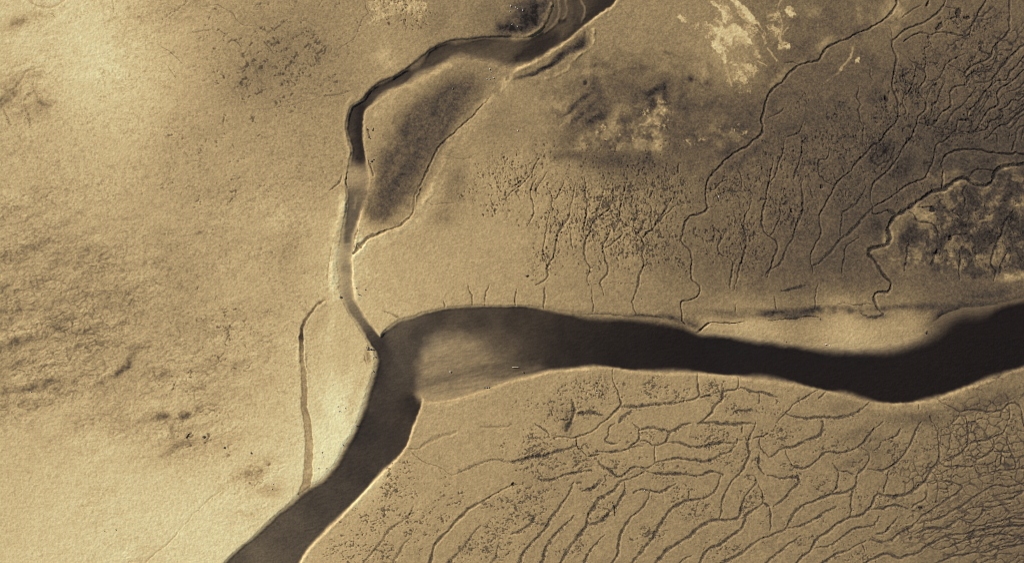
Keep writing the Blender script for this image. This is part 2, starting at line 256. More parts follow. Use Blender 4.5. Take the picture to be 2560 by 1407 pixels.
def K(pts, w=4.0, dep=.22, dk=.5, fz=0.0):
    pts = list(pts)
    for end in (0, -1):                  # creeks that run out of the surveyed area carry on for a while
        (x1, y1), (x0, y0) = pts[end], pts[1 if end == 0 else -2]
        if x1 < 4 or x1 > 2556 or y1 < 4 or y1 > 1400:
            d = math.hypot(x1 - x0, y1 - y0) + 1e-6
            ux, uy = (x1 - x0) / d, (y1 - y0) / d
            ext = [(x1 + ux * q - uy * 14 * math.sin(q / 38.0 + x1), y1 + uy * q + ux * 14 * math.sin(q / 38.0 + x1)) for q in (45, 90, 135, 180)]
            pts = ext[::-1] + pts if end == 0 else pts + ext
    CREEKS.append((pts, w * (.68 - .06 * (fz > .35)), dep * .72, dk * (.8 - .02 * (fz > .35)), fz))


# long creek from the north-east that reaches the river bank
K([(2262, -300), (2248, -60)] + T(3, 0, [(1290, 0), (1280, 60), (1220, 140), (1140, 220), (1000, 290), (880, 350), (760, 410), (640, 450), (560, 520), (480, 610), (320, 655), (220, 740), (120, 840), (0, 960)])
  + T(2, 0, [(2520, 1100), (2500, 1200), (2510, 1290), (2490, 1360), (2420, 1400)]) + T(2, 1, [(2360, 60), (2240, 120), (2140, 190), (2060, 280), (1980, 370), (1950, 450), (1945, 560), (1955, 660), (1930, 700), (1850, 735), (1770, 765), (1740, 800), (1710, 900), (1690, 1000), (1740, 1060), (1790, 1120), (1800, 1230), (1795, 1340), (1815, 1404)])
  + T(2, 2, [(1840, 5), (1880, 40), (1890, 80), (1850, 150), (1780, 175), (1710, 190), (1690, 230), (1705, 300), (1705, 390), (1730, 430)]), 4.2, .24, .52)
for q in [
    [(1780, -200), (1780, 0), (1740, 70), (1680, 150), (1580, 220), (1480, 265), (1390, 300), (1310, 370), (1240, 420), (1235, 470), (1270, 540), (1285, 600), (1265, 680), (1250, 800), (1255, 900), (1290, 1000), (1300, 1100), (1305, 1180), (1260, 1240), (1180, 1330), (1120, 1410), (1010, 1500), (900, 1620), (820, 1720), (740, 1790), (670, 1850), (620, 1950), (570, 2060), (520, 2150), (525, 2250), (535, 2310), (500, 2410), (440, 2510), (420, 2590), (445, 2670), (450, 2720)],
    [(2180, -100), (2180, 0), (2130, 100), (2100, 180), (2040, 270), (2020, 340), (1960, 355), (1880, 345), (1800, 325), (1700, 330), (1640, 345), (1560, 325), (1480, 350), (1360, 430)],
    [(1620, 460), (1570, 490), (1585, 560), (1585, 640), (1560, 690), (1575, 760), (1560, 820), (1520, 870), (1520, 940), (1580, 1010), (1590, 1070), (1560, 1120), (1500, 1170), (1490, 1230), (1460, 1310), (1420, 1405), (1360, 1470), (1320, 1550), (1240, 1650), (1150, 1750), (1050, 1830), (1025, 1920), (1020, 2000), (1055, 2060)],
    [(2420, -100), (2420, 0), (2410, 240), (2415, 290), (2400, 340), (2330, 420), (2260, 480), (2230, 560), (2150, 610), (2060, 650), (1980, 720), (1975, 750), (2010, 800), (1990, 850), (1940, 855), (1850, 900), (1820, 980), (1830, 1060), (1750, 1130), (1680, 1230), (1630, 1270), (1560, 1250), (1510, 1230)],
    [(2800, 300), (2558, 440), (2480, 510), (2400, 590), (2330, 700), (2250, 790), (2230, 860), (2150, 950), (2080, 1040), (2000, 1120), (2000, 1190), (1900, 1210), (1890, 1290), (1830, 1350), (1780, 1410), (1690, 1460), (1660, 1550), (1640, 1650), (1590, 1750), (1550, 1800), (1400, 1850), (1290, 1930), (1200, 2000), (1100, 2050), (1055, 2070), (1045, 2125), (1060, 2140), (1130, 2130), (1200, 2100), (1250, 2140), (1270, 2170)],
    [(2700, 480), (2558, 580), (2480, 660), (2420, 720), (2390, 800), (2290, 820), (2230, 860)],
    [(2700, 600), (2558, 700), (2480, 780), (2400, 850), (2330, 890), (2300, 940), (2310, 1000), (2300, 1060), (2200, 1110), (2150, 1190), (2110, 1270), (2080, 1310)],
    [(2700, 930), (2558, 980), (2500, 1020), (2440, 1000), (2390, 1060), (2340, 1100), (2365, 1160), (2330, 1200), (2220, 1210), (2200, 1270), (2120, 1310), (1960, 1320), (1890, 1300)],
    [(2700, 1050), (2558, 1110), (2480, 1170), (2400, 1250), (2340, 1260), (2270, 1310), (2200, 1370), (2160, 1410)],
]:
    K(T(3, 0, q), 3.6, .22, .44)
for q in [
    [(2260, 60), (2200, 110), (2150, 165), (2100, 175)], [(1620, 330), (1605, 380), (1640, 440), (1650, 460)], [(2700, 1100), (2558, 1160), (2470, 1250), (2420, 1290), (2350, 1260)],
    [(2558, 1270), (2500, 1290), (2490, 1350), (2480, 1420)], [(2150, 1400), (2240, 1340), (2290, 1350), (2300, 1420)], [(1970, 540), (1880, 590), (1780, 650), (1750, 720), (1700, 800), (1650, 820), (1570, 810)],
    [(1980, 730), (1900, 690), (1810, 650)], [(1990, 770), (2060, 730), (2220, 720), (2260, 640), (2300, 560), (2350, 550)],
    [(1780, 830), (1740, 900), (1700, 1000), (1660, 1060), (1640, 1140), (1600, 1190), (1510, 1210)], [(1740, 850), (1640, 870), (1610, 930), (1590, 980)], [(2080, 880), (2020, 960), (1960, 1050), (1870, 1110), (1820, 1190), (1780, 1250)],
    [(1470, 720), (1440, 860), (1400, 930), (1350, 970), (1340, 1030), (1370, 1080), (1385, 1140), (1310, 1170)], [(0, 1190), (120, 1120), (160, 1080)], [(360, 1200), (310, 1320), (190, 1370)], [(950, 1270), (955, 1400)],
    [(170, 630), (260, 625), (310, 650)], [(910, 870), (890, 980), (940, 1040), (910, 1100), (920, 1220), (950, 1260)], [(1035, 690), (1030, 780), (1050, 815)], [(2240, 800), (2200, 820), (2080, 840)], [(2290, 720), (2180, 700), (2160, 680), (2250, 660)],
    [(2090, 520), (2080, 580), (2030, 620), (2040, 660)], [(2558, 830), (2480, 900), (2380, 930), (2310, 1000)], [(2558, 910), (2490, 950), (2440, 1000)], [(2558, 1060), (2480, 1100), (2420, 1150)], [(1900, 80), (1780, 65)], [(1760, 215), (1840, 180), (1900, 165)],
    [(1400, 570), (1440, 620), (1550, 660)], [(1600, 630), (1700, 640)], [(2240, 860), (2190, 900), (2140, 980), (2080, 1090), (2060, 1180)], [(2558, 1340), (2540, 1404)], [(2420, 1320), (2410, 1404)], [(1330, 190), (1420, 120), (1530, 60)], [(2230, 960), (2150, 1080), (2110, 1150)],
]:
    K(T(3, 0, q), 3.0, .16, .42)
K(T(3, 0, [(1130, 230), (1230, 280), (1250, 400)]), 3, .1, .2)
# east marsh
K(T(3, 1, [(2900, 200), (2558, 235), (2440, 240), (2350, 270), (2270, 310), (2240, 390), (2190, 440), (2120, 450), (2050, 430), (2000, 390), (1930, 385), (1860, 410), (1800, 460), (1740, 500), (1640, 520), (1560, 570), (1480, 630), (1400, 690), (1310, 730), (1270, 760), (1210, 840), (1200, 900), (1220, 980), (1200, 1040), (1100, 1060), (1020, 1090), (1010, 1140), (1070, 1210), (1120, 1290), (1190, 1370), (1245, 1425), (1235, 1475), (1205, 1515), (1150, 1518), (1100, 1520), (1060, 1560), (1075, 1620), (1110, 1680)]), 7.5, .34, .62, .3)
K(T(3, 1, [(1490, 620), (1390, 690), (1300, 735)]), 13, .3, .6, .5)
K(T(3, 1, [(1200, 690), (1240, 710), (1290, 740)]), 10, .3, .6, .3)
K(T(3, 1, [(2800, 150), (2558, 130), (2480, 120), (2400, 135), (2250, 115), (2100, 95), (1940, 95), (1840, 120), (1760, 180), (1735, 230), (1755, 290), (1755, 400), (1740, 480)]), 4.6, .26, .55)
K(T(2, 1, [(2610, 220), (2558, 460), (2540, 580), (2500, 720), (2510, 830), (2550, 930), (2650, 1010), (2660, 1060), (2620, 1180), (2580, 1290), (2555, 1360)]), 3.8, .22, .5)
for q, w, f in [([(160, 0), (150, 100), (110, 200), (70, 340), (0, 440)], 3, 0), ([(360, 0), (330, 150), (290, 270), (260, 380)], 4, .4), ([(620, 60), (600, 140), (575, 185), (510, 200), (500, 270), (505, 340), (550, 370), (590, 420), (660, 450)], 3.2, 0),
                ([(350, 380), (345, 480), (360, 600), (350, 680), (320, 780), (280, 880), (260, 960), (200, 1060), (150, 1180), (90, 1250), (20, 1280), (-20, 1340)], 4.2, .4), ([(980, 460), (940, 540), (870, 640), (800, 690), (750, 720), (740, 800), (720, 900), (715, 960)], 4.2, .7),
                ([(1055, 655), (1010, 720), (920, 800), (820, 910), (700, 1010), (640, 1090), (560, 1180), (510, 1225), (440, 1255)], 7, .55), ([(920, 970), (850, 1010), (790, 1060), (770, 1140), (745, 1230), (745, 1340)], 3.4, .5),
                ([(1500, 670), (1560, 660), (1640, 650)], 3.5, .3), ([(1390, 710), (1450, 720), (1490, 780), (1560, 820), (1650, 840), (1690, 890), (1700, 960)], 4, .2), ([(2270, 310), (2180, 290), (2080, 300), (2020, 370)], 3.4, .1),
                ([(1920, 1100), (1915, 1250), (1920, 1400)], 4, .6), ([(2080, 1080), (2085, 1220)], 5, .7), ([(2450, 700), (2400, 780), (2340, 920), (2270, 1060), (2240, 1200), (2250, 1260), (2280, 1300), (2260, 1400)], 4, .3), ([(1690, 1080), (1660, 1180), (1640, 1260)], 4.5, .5),
                ([(1420, 970), (1400, 1100), (1370, 1260), (1360, 1300)], 4.5, .6), ([(2400, 1100), (2330, 1230), (2320, 1320)], 5, .7), ([(1320, 130), (1360, 80), (1390, 0)], 3, .2), ([(960, 40), (1010, 90)], 3, 0), ([(740, 240), (770, 330)], 3, .2), ([(1800, 970), (1900, 940), (2000, 930)], 3, .6), ([(2480, 0), (2440, 100)], 3, 0),
                ([(120, 640), (110, 800), (60, 900), (20, 960)], 3, .4), ([(2500, 1100), (2558, 1200)], 5, .6), ([(2440, 730), (2440, 830)], 6, .6), ([(2000, 450), (1950, 520), (1970, 620), (1960, 680)], 3, .5)]:
    K(T(3, 1, q), w, .2, .5, f)
# dendrites north of the river
for q, w in [([(730, 370), (745, 450), (735, 560), (750, 620), (740, 760), (730, 900)], 3), ([(1010, 480), (1010, 600), (960, 700), (860, 760), (800, 840), (790, 900), (750, 960), (730, 1050), (720, 1110), (740, 1200), (780, 1270), (760, 1340), (750, 1404), (770, 1440)], 3.6),
             ([(1120, 570), (1090, 680), (1090, 770), (1120, 840), (1190, 870), (1250, 930), (1300, 990), (1320, 1060), (1300, 1150), (1310, 1230), (1270, 1340), (1265, 1404), (1270, 1420), (1250, 1488), (1220, 1560), (1205, 1610), (1225, 1670), (1245, 1725)], 3.8), ([(1600, 570), (1530, 700), (1460, 800), (1420, 870), (1330, 950), (1310, 980)], 4),
             ([(1250, 640), (1255, 740), (1220, 810), (1210, 870)], 3.2), ([(590, 640), (570, 760), (510, 850), (460, 940), (440, 1030), (430, 1120), (370, 1220), (345, 1270), (355, 1340), (310, 1404), (250, 1440)], 4.2), ([(370, 480), (400, 560), (390, 650), (430, 700)], 2.8), ([(370, 720), (350, 860), (330, 950), (320, 1080), (330, 1190), (345, 1250)], 3),
             ([(980, 900), (920, 1040), (930, 1150), (960, 1250), (960, 1300), (930, 1360), (890, 1404), (880, 1420), (905, 1470), (915, 1550)], 3.6), ([(200, 320), (90, 450), (0, 500), (-60, 560)], 2.6), ([(270, 180), (210, 280), (200, 340)], 2.6), ([(1340, 1300 + 120), (810, 1430)], .1),
             ([(2260, 280), (2300, 380), (2300, 480)], 3), ([(2400, 560), (2380, 660), (2330, 760), (2320, 900), (2340, 1020), (2300, 1180), (2260, 1290), (2245, 1404), (2230, 1480)], 3.4), ([(2140, 1160), (2200, 1220), (2195, 1330), (2190, 1404), (2190, 1480)], 3.4), ([(2120, 920), (2060, 1050), (2110, 1150), (2150, 1165)], 4), ([(1960, 480), (2030, 480), (2090, 420), (2140, 400)], 2.6),
             ([(1390, 640), (1400, 700), (1390, 800)], 3.2), ([(1480, 770), (1400, 900)], 3), ([(590, 900), (600, 980), (590, 1040), (605, 1100)], 3.2), ([(860, 640), (850, 780), (800, 840)], 3.4), ([(910, 500), (880, 640), (860, 760)], 2.6), ([(1150, 420), (1110, 570)], 2.4), ([(640, 420), (620, 520), (590, 640)], 2.6), ([(470, 500), (430, 590), (400, 560)], 2.6), ([(1080, 880), (1100, 940), (1010, 1020), (940, 1080)], 3.4),
             ([(1640, 640), (1560, 720), (1500, 770), (1460, 830)], 3), ([(1330, 800), (1300, 900), (1250, 930)], 3), ([(2000, 860), (2090, 930), (2060, 1010), (2060, 1060)], 3), ([(1660, 230), (1660, 320)], 2.4), ([(100, 400), (0, 460)], 2.4), ([(240, 380), (190, 520), (210, 650), (200, 760), (160, 860)], 2.2), ([(350, 300), (270, 450), (240, 560)], 2.2), ([(520, 420), (460, 520)], 2.4), ([(1420, 500), (1390, 570)], 2.4), ([(1230, 540), (1200, 620)], 2.4)]:
    K(T(2, 1, q), w, .18, .48, .15)
for q in [T(2, 2, [(800, 50), (800, 160), (810, 240), (805, 300)]), T(2, 2, [(50, 70), (35, 160), (35, 240)]), T(2, 2, [(330, 60), (320, 130), (325, 262)]), T(1, 2, [(2120, 20), (2160, 150), (2165, 245)]), T(1, 2, [(2350, 20), (2290, 130), (2290, 240)]), T(3, 2, [(60, 150), (65, 200), (90, 290)]), T(3, 2, [(510, 10), (480, 120), (470, 280)]), T(2, 2, [(2240, 230), (2230, 290)]), T(1, 2, [(1880, 190), (1890, 250)])]:
    K(q, 2.6, .16, .45)
K(T(3, 2, [(380, 30), (260, 60), (180, 95), (130, 90)]), 6, .16, .5, .7)
K(T(3, 2, [(1060, 225), (900, 225), (700, 225)]), 3, .1, .4, .6)
K(T(3, 2, [(1110, 270), (1160, 320), (1100, 350), (1000, 345), (940, 310)]), 5, .16, .5, .6)
K(T(2, 2, [(1990, 410), (1930, 440), (1880, 490), (1850, 510)]), 4.5, .3, .75)
K(T(2, 2, [(2340, 410), (2200, 415), (2100, 405), (1990, 410)]), 3, .2, .6, .4)
K(T(3, 2, [(530, 370), (380, 350), (250, 370), (80, 385), (0, 390)]), 3, .16, .5, .6)
# shores of the river weed band
# south side
for q, w, f in [([(1020, 870), (1005, 920), (1010, 990), (1050, 1080), (1085, 1180), (1095, 1240), (1020, 1310), (950, 1370), (900, 1410), (820, 1478), (740, 1518), (640, 1558), (560, 1558), (490, 1548), (450, 1563)], 4.2, .15), ([(1860, 920), (1850, 980), (1860, 1050), (1885, 1120), (1840, 1165), (1720, 1190)], 3.6, .2), ([(1720, 1190), (1600, 1210), (1450, 1230), (1250, 1260), (1190, 1240), (1095, 1250)], 8, .75),
                ([(2260, 960), (2260, 1050), (2200, 1080), (2110, 1110), (2100, 1180), (2040, 1230), (1990, 1310), (1920, 1380), (1860, 1410)], 4.6, .3), ([(2270, 1060), (2350, 1065), (2420, 1100), (2558, 1115), (2640, 1150)], 6, .7), ([(600, 1180), (620, 1270), (600, 1360), (560, 1420), (540, 1490)], 9, .25), ([(2470, 1130), (2470, 1220)], 3, .4), ([(1200, 1280), (1120, 1350), (1080, 1400)], 7, .8), ([(640, 1320), (800, 1310), (900, 1330)], 8, .9), ([(480, 1380), (560, 1370)], 6, .8), ([(2000, 1140), (1900, 1150)], 6, .8), ([(2230, 1290), (2400, 1280)], 9, .9)]:
    K(T(2, 2, q), w, .2, .5, f)
for q, w, f in [([(580, 1095), (510, 1160)], 4, .4), ([(500, 1080), (460, 1100), (390, 1160), (280, 1210), (230, 1260), (180, 1310), (80, 1410)], 3.6, .4), ([(1010, 1210), (950, 1270), (880, 1320), (750, 1360), (600, 1360), (400, 1360), (270, 1355), (180, 1320)], 7, .7), ([(1690, 1165), (1760, 1220), (1850, 1260), (1920, 1300), (2000, 1280), (2150, 1290), (2250, 1295), (2350, 1280), (2420, 1220), (2480, 1215), (2540, 1260), (2555, 1330), (2565, 1420)], 4, .05),
                ([(1920, 1300), (1910, 1350), (1840, 1415)], 3.4, .1), ([(2420, 1240), (2430, 1330), (2400, 1410)], 3.4, .1), ([(1920, 1330), (1990, 1350), (1990, 1420)], 3, .1), ([(1505, 1215), (1510, 1270)], 2.6, 0), ([(1620, 1330), (1640, 1404)], 2.6, 0)]:
    K(T(3, 2, q), w, .2, .48, f)
for q, w, f in [([(230, 0), (300, 60), (370, 120)], 5, .3), ([(1210, 0), (1270, 60), (1275, 110), (1260, 180), (1200, 230), (1120, 270), (1000, 290), (850, 290)], 5, .6), ([(1040, 0), (980, 50), (970, 130), (930, 175), (970, 210), (1060, 220)], 4, .4), ([(2440, 0), (2430, 60), (2370, 180), (2365, 320), (2340, 400), (2290, 500), (2190, 600), (2130, 700), (2110, 780), (2105, 900), (2080, 960)], 6, .55), ([(2440, 20), (2300, 10), (2100, 5), (1880, -4)], 7, .6),
                ([(1280, 80), (1400, 60), (1550, 80), (1620, 80), (1700, 20), (1780, 0)], 7, .65), ([(1620, 80), (1560, 130), (1530, 190), (1430, 220), (1350, 190), (1280, 185)], 5, .5), ([(1530, 190), (1700, 210), (1860, 250), (1980, 215), (2100, 205), (2240, 200), (2250, 160)], 5.5, .6), ([(1430, 220), (1430, 400)], 3.6, .1), ([(1430, 400), (1600, 370), (1760, 360), (1900, 395), (2010, 370), (2100, 320), (2180, 300), (2230, 230)], 6.5, .65),
                ([(1430, 400), (1340, 460), (1220, 450), (1130, 520), (1070, 550), (980, 480), (900, 440), (870, 390)], 6.5, .65), ([(1330, 480), (1420, 510), (1560, 525), (1700, 510), (1860, 530), (1960, 490), (2050, 490), (2110, 520)], 6.5, .6), ([(650, 150), (650, 230), (740, 320), (750, 340)], 3.2, .2), ([(640, 230), (560, 270), (440, 290), (300, 330), (180, 350), (40, 380), (0, 386)], 8, .85), ([(750, 340), (880, 320)], 6, .7), ([(210, 545), (300, 575), (420, 560), (550, 515), (700, 490), (800, 480)], 6, .75), ([(600, 450), (680, 400)], 7, .8),
                ([(620, 600), (590, 680), (540, 760), (450, 890), (380, 970), (300, 1100), (200, 1210), (120, 1310), (60, 1410), (0, 1500)], 8, .6), ([(1330, 500), (1180, 570), (1080, 600), (1050, 640), (1010, 690), (900, 740), (830, 840), (770, 940), (740, 1030), (690, 1100), (620, 1180), (560, 1270), (480, 1410), (420, 1500)], 8, .6), ([(1130, 600), (1120, 700), (1100, 740), (1000, 870), (920, 960), (830, 1010), (770, 1020)], 7, .8), ([(620, 930), (500, 1060), (410, 1150), (350, 1260), (290, 1410)], 7, .85),
                ([(1385, 690), (1370, 770), (1310, 850), (1200, 940), (1110, 1070), (1070, 1150), (1075, 1300), (1040, 1370), (1000, 1410), (930, 1500)], 6.5, .4), ([(1640, 610), (1560, 660), (1480, 700), (1400, 690), (1280, 680), (1220, 700)], 6, .7), ([(2090, 530), (2050, 640), (1990, 720), (1870, 770), (1740, 790), (1580, 880), (1500, 980), (1440, 1080), (1380, 1180), (1290, 1290), (1200, 1410), (1120, 1500)], 7.5, .55), ([(2360, 520), (2420, 530), (2450, 600), (2400, 660), (2340, 740), (2300, 850), (2270, 940), (2180, 970), (2090, 965), (1990, 990), (1870, 1040), (1780, 1130), (1640, 1210), (1540, 1290), (1440, 1410), (1380, 1500)], 7.5, .5),
                ([(2460, 620), (2500, 680), (2520, 760), (2510, 800), (2420, 870), (2350, 920), (2330, 1000), (2270, 1080), (2150, 1170), (2080, 1230), (1990, 1260), (1920, 1320), (1880, 1410), (1820, 1500)], 7, .5), ([(2560, 1130), (2480, 1180), (2380, 1240), (2280, 1310), (2110, 1404), (1950, 1500)], 7.5, .5), ([(930, 1120), (840, 1220), (770, 1300), (730, 1410)], 6, .7), ([(260, 920), (180, 1010), (80, 1080), (0, 1120)], 6, .8), ([(2490, 160), (2490, 260), (2560, 340)], 4, .4), ([(2420, 160), (2520, 140), (2560, 110)], 4, .4), ([(2470, 300), (2470, 430), (2520, 520)], 6, .85), ([(1770, 680), (1770, 760)], 4, .6), ([(1300, 240), (1200, 240)], 5, .8), ([(2300, 30), (2300, 100)], 3, .3), ([(1800, 1330), (1700, 1380), (1660, 1410)], 4, .7), ([(700, 690), (820, 640), (900, 570)], 8, .9), ([(2510, 790), (2580, 840)], 6, .3)]:
    K(T(2, 3, q), w, .2, .52, f)
K([(1281, 1209)] + T(1, 3, [(2540, 630), (2440, 680), (2300, 770), (2150, 850), (2040, 940), (1960, 1030), (1890, 1110), (1800, 1220), (1760, 1320), (1740, 1410), (1720, 1500)]), 6.0, .2, .5, .25)
for q, w, dk, f in [([(1500, 240), (1540, 270), (1600, 340), (1700, 405), (1850, 460), (1960, 530)], 2.6, .28, 0), ([(1500, 238), (1540, 255), (1640, 255)], 2.4, .25, .1), ([(1960, 530), (2080, 480), (2200, 420), (2300, 380), (2400, 370), (2560, 385)], 5, .3, .5), ([(1580, 830), (1490, 960), (1350, 1060), (1280, 1160), (1200, 1250), (1120, 1350), (1080, 1410)], 6, .36, .5), ([(1560, 1130), (1450, 1250), (1390, 1370), (1360, 1420)], 6, .36, .6), ([(2250, 1030), (2150, 1130), (2050, 1270), (1900, 1410)], 7, .45, .8), ([(2440, 1200), (2400, 1330), (2350, 1410)], 7, .45, .8), ([(1850, 940), (1880, 1000)], 4, .4, .2), ([(1640, 255), (1700, 200), (1850, 130), (2000, 90)], 8, .14, .3), ([(2250, 40), (2450, 50), (2560, 20)], 5, .16, .3)]:
    K(T(1, 3, q), w, .12, dk, f)
# south-east fan
for q, w, f in [([(0, 350), (60, 330), (140, 270), (230, 250), (330, 210), (480, 150), (540, 90), (560, 0)], 7, .65), ([(185, 290), (210, 370), (270, 450), (350, 465), (450, 420), (520, 350), (590, 295), (720, 300), (830, 270), (940, 215), (1000, 150), (1080, 60), (1150, -10)], 5, .4), ([(930, 250), (1000, 300), (1005, 380), (970, 440), (920, 490), (890, 560), (870, 640), (760, 700), (620, 730), (480, 780), (340, 830), (260, 900), (220, 990), (180, 1060), (60, 1110), (0, 1140)], 6, .45),
                ([(1000, 455), (1120, 470), (1200, 460), (1290, 400), (1380, 280), (1430, 190), (1470, 90), (1530, -10)], 4.6, .35), ([(1200, 480), (1185, 580), (1165, 700)], 4, .4), ([(655, 400), (705, 490), (690, 600), (670, 680), (645, 720)], 4, .5), ([(710, 480), (800, 490), (880, 520)], 3.4, .6), ([(1640, -20), (1690, 90), (1705, 250), (1700, 380), (1640, 470), (1570, 580), (1480, 660), (1380, 710), (1250, 740), (1110, 720), (1060, 770), (1030, 840), (980, 890), (900, 930), (800, 950), (690, 1010), (590, 1090), (480, 1180), (420, 1270), (340, 1340), (280, 1410), (200, 1500)], 6, .3),
                ([(2000, -20), (1995, 200), (1950, 280), (1870, 350), (1770, 390)], 4.6, .3), ([(1710, 380), (1790, 440), (1900, 440), (2000, 450), (2060, 440)], 4, .2), ([(2400, 0), (2350, 110), (2250, 150), (2150, 180), (2000, 220)], 4, .2), ([(1550, 590), (1640, 610), (1750, 580), (1850, 590), (1950, 640), (1910, 690), (1820, 750), (1700, 830), (1560, 920), (1480, 1000)], 4.4, .3), ([(1480, 1000), (1400, 1060), (1300, 1120), (1200, 1175), (1110, 1185), (1040, 1170)], 8, .4), ([(2560, 600), (2400, 640), (2300, 620), (2180, 670), (2060, 740), (1960, 830), (1850, 880), (1750, 940), (1640, 980), (1540, 1000), (1490, 1010)], 4.6, .2),
                ([(1920, 960), (1830, 1020), (1760, 1060), (1640, 1060), (1500, 1100)], 6, .55), ([(1920, 960), (2020, 1000), (2100, 950), (2150, 890), (2220, 880)], 4, .2), ([(2700, 940), (2558, 960), (2400, 970), (2250, 1000), (2100, 1040), (1990, 1010)], 4.4, .2), ([(20, 840), (30, 960), (20, 1080)], 4.6, .4), ([(60, 840), (150, 770), (240, 660), (310, 590), (300, 540), (150, 560), (60, 540), (0, 530)], 6, .6), ([(190, 1050), (330, 1020), (470, 960), (580, 890), (680, 840)], 6, .65), ([(330, 1130), (240, 1200), (130, 1270), (60, 1340), (0, 1390), (-60, 1440)], 5.4, .6),
                ([(460, 1250), (540, 1250), (640, 1210), (760, 1130), (880, 1060), (1000, 1050), (1070, 1020), (1110, 940)], 5.4, .55), ([(1300, 930), (1240, 1010), (1170, 1090), (1090, 1110)], 4.6, .5), ([(1590, 690), (1580, 760), (1500, 810), (1440, 860)], 3.6, .2), ([(980, 1180), (900, 1220), (800, 1280), (690, 1310), (600, 1370), (520, 1410), (400, 1500)], 6, .4), ([(960, 1410), (1080, 1350), (1190, 1310), (1300, 1360), (1400, 1330), (1530, 1280), (1600, 1230), (1720, 1180), (1830, 1120), (1950, 1110), (2100, 1080), (2300, 1050), (2558, 1030), (2700, 1020)], 5.4, .3), ([(1610, 1230), (1700, 1280), (1830, 1240), (1950, 1190), (2150, 1130), (2400, 1120), (2560, 1140)], 4.4, .2),
                ([(1640, 1420), (1800, 1360), (1900, 1320), (2050, 1300), (2200, 1290), (2350, 1240), (2560, 1210)], 4.4, .3), ([(1030, 870), (1150, 860), (1250, 830), (1300, 840), (1400, 870)], 6, .6), ([(830, 940), (840, 800), (855, 680)], 3.2, .4), ([(2100, 510), (2250, 490), (2450, 460), (2558, 470)], 3.4, .1), ([(2300, 530), (2430, 530), (2460, 570), (2558, 620)], 3.4, .1), ([(1700, 380), (1700, 440)], 3, .1), ([(2250, 160), (2270, 240), (2200, 320), (2100, 370), (2020, 340), (1960, 350)], 4, .2), ([(2400, 120), (2400, 220), (2440, 300), (2480, 400), (2460, 470)], 3.6, .1), ([(2260, 290), (2340, 300), (2430, 300)], 3.4, .1), ([(2340, 300), (2340, 420)], 3, .1), ([(1640, 500), (1690, 550), (1680, 600)], 3, .1), ([(2100, 820), (2200, 800), (2300, 790), (2440, 750), (2558, 690)], 4, .1), ([(1960, 900), (2060, 840), (2230, 850), (2350, 830), (2430, 800)], 4, .1), ([(940, 1220), (980, 1290)], 3, .2), ([(2200, 700), (2260, 740), (2380, 710), (2558, 680)], 3.6, .1), ([(1780, 1150), (1930, 1170)], 3.6, .2), ([(1060, 280), (1110, 250), (1120, 200)], 4, .7), ([(1190, 170), (1280, 130), (1330, 60)], 3.4, .4)]:
    K(T(3, 3, q), w, .2, .52, f)
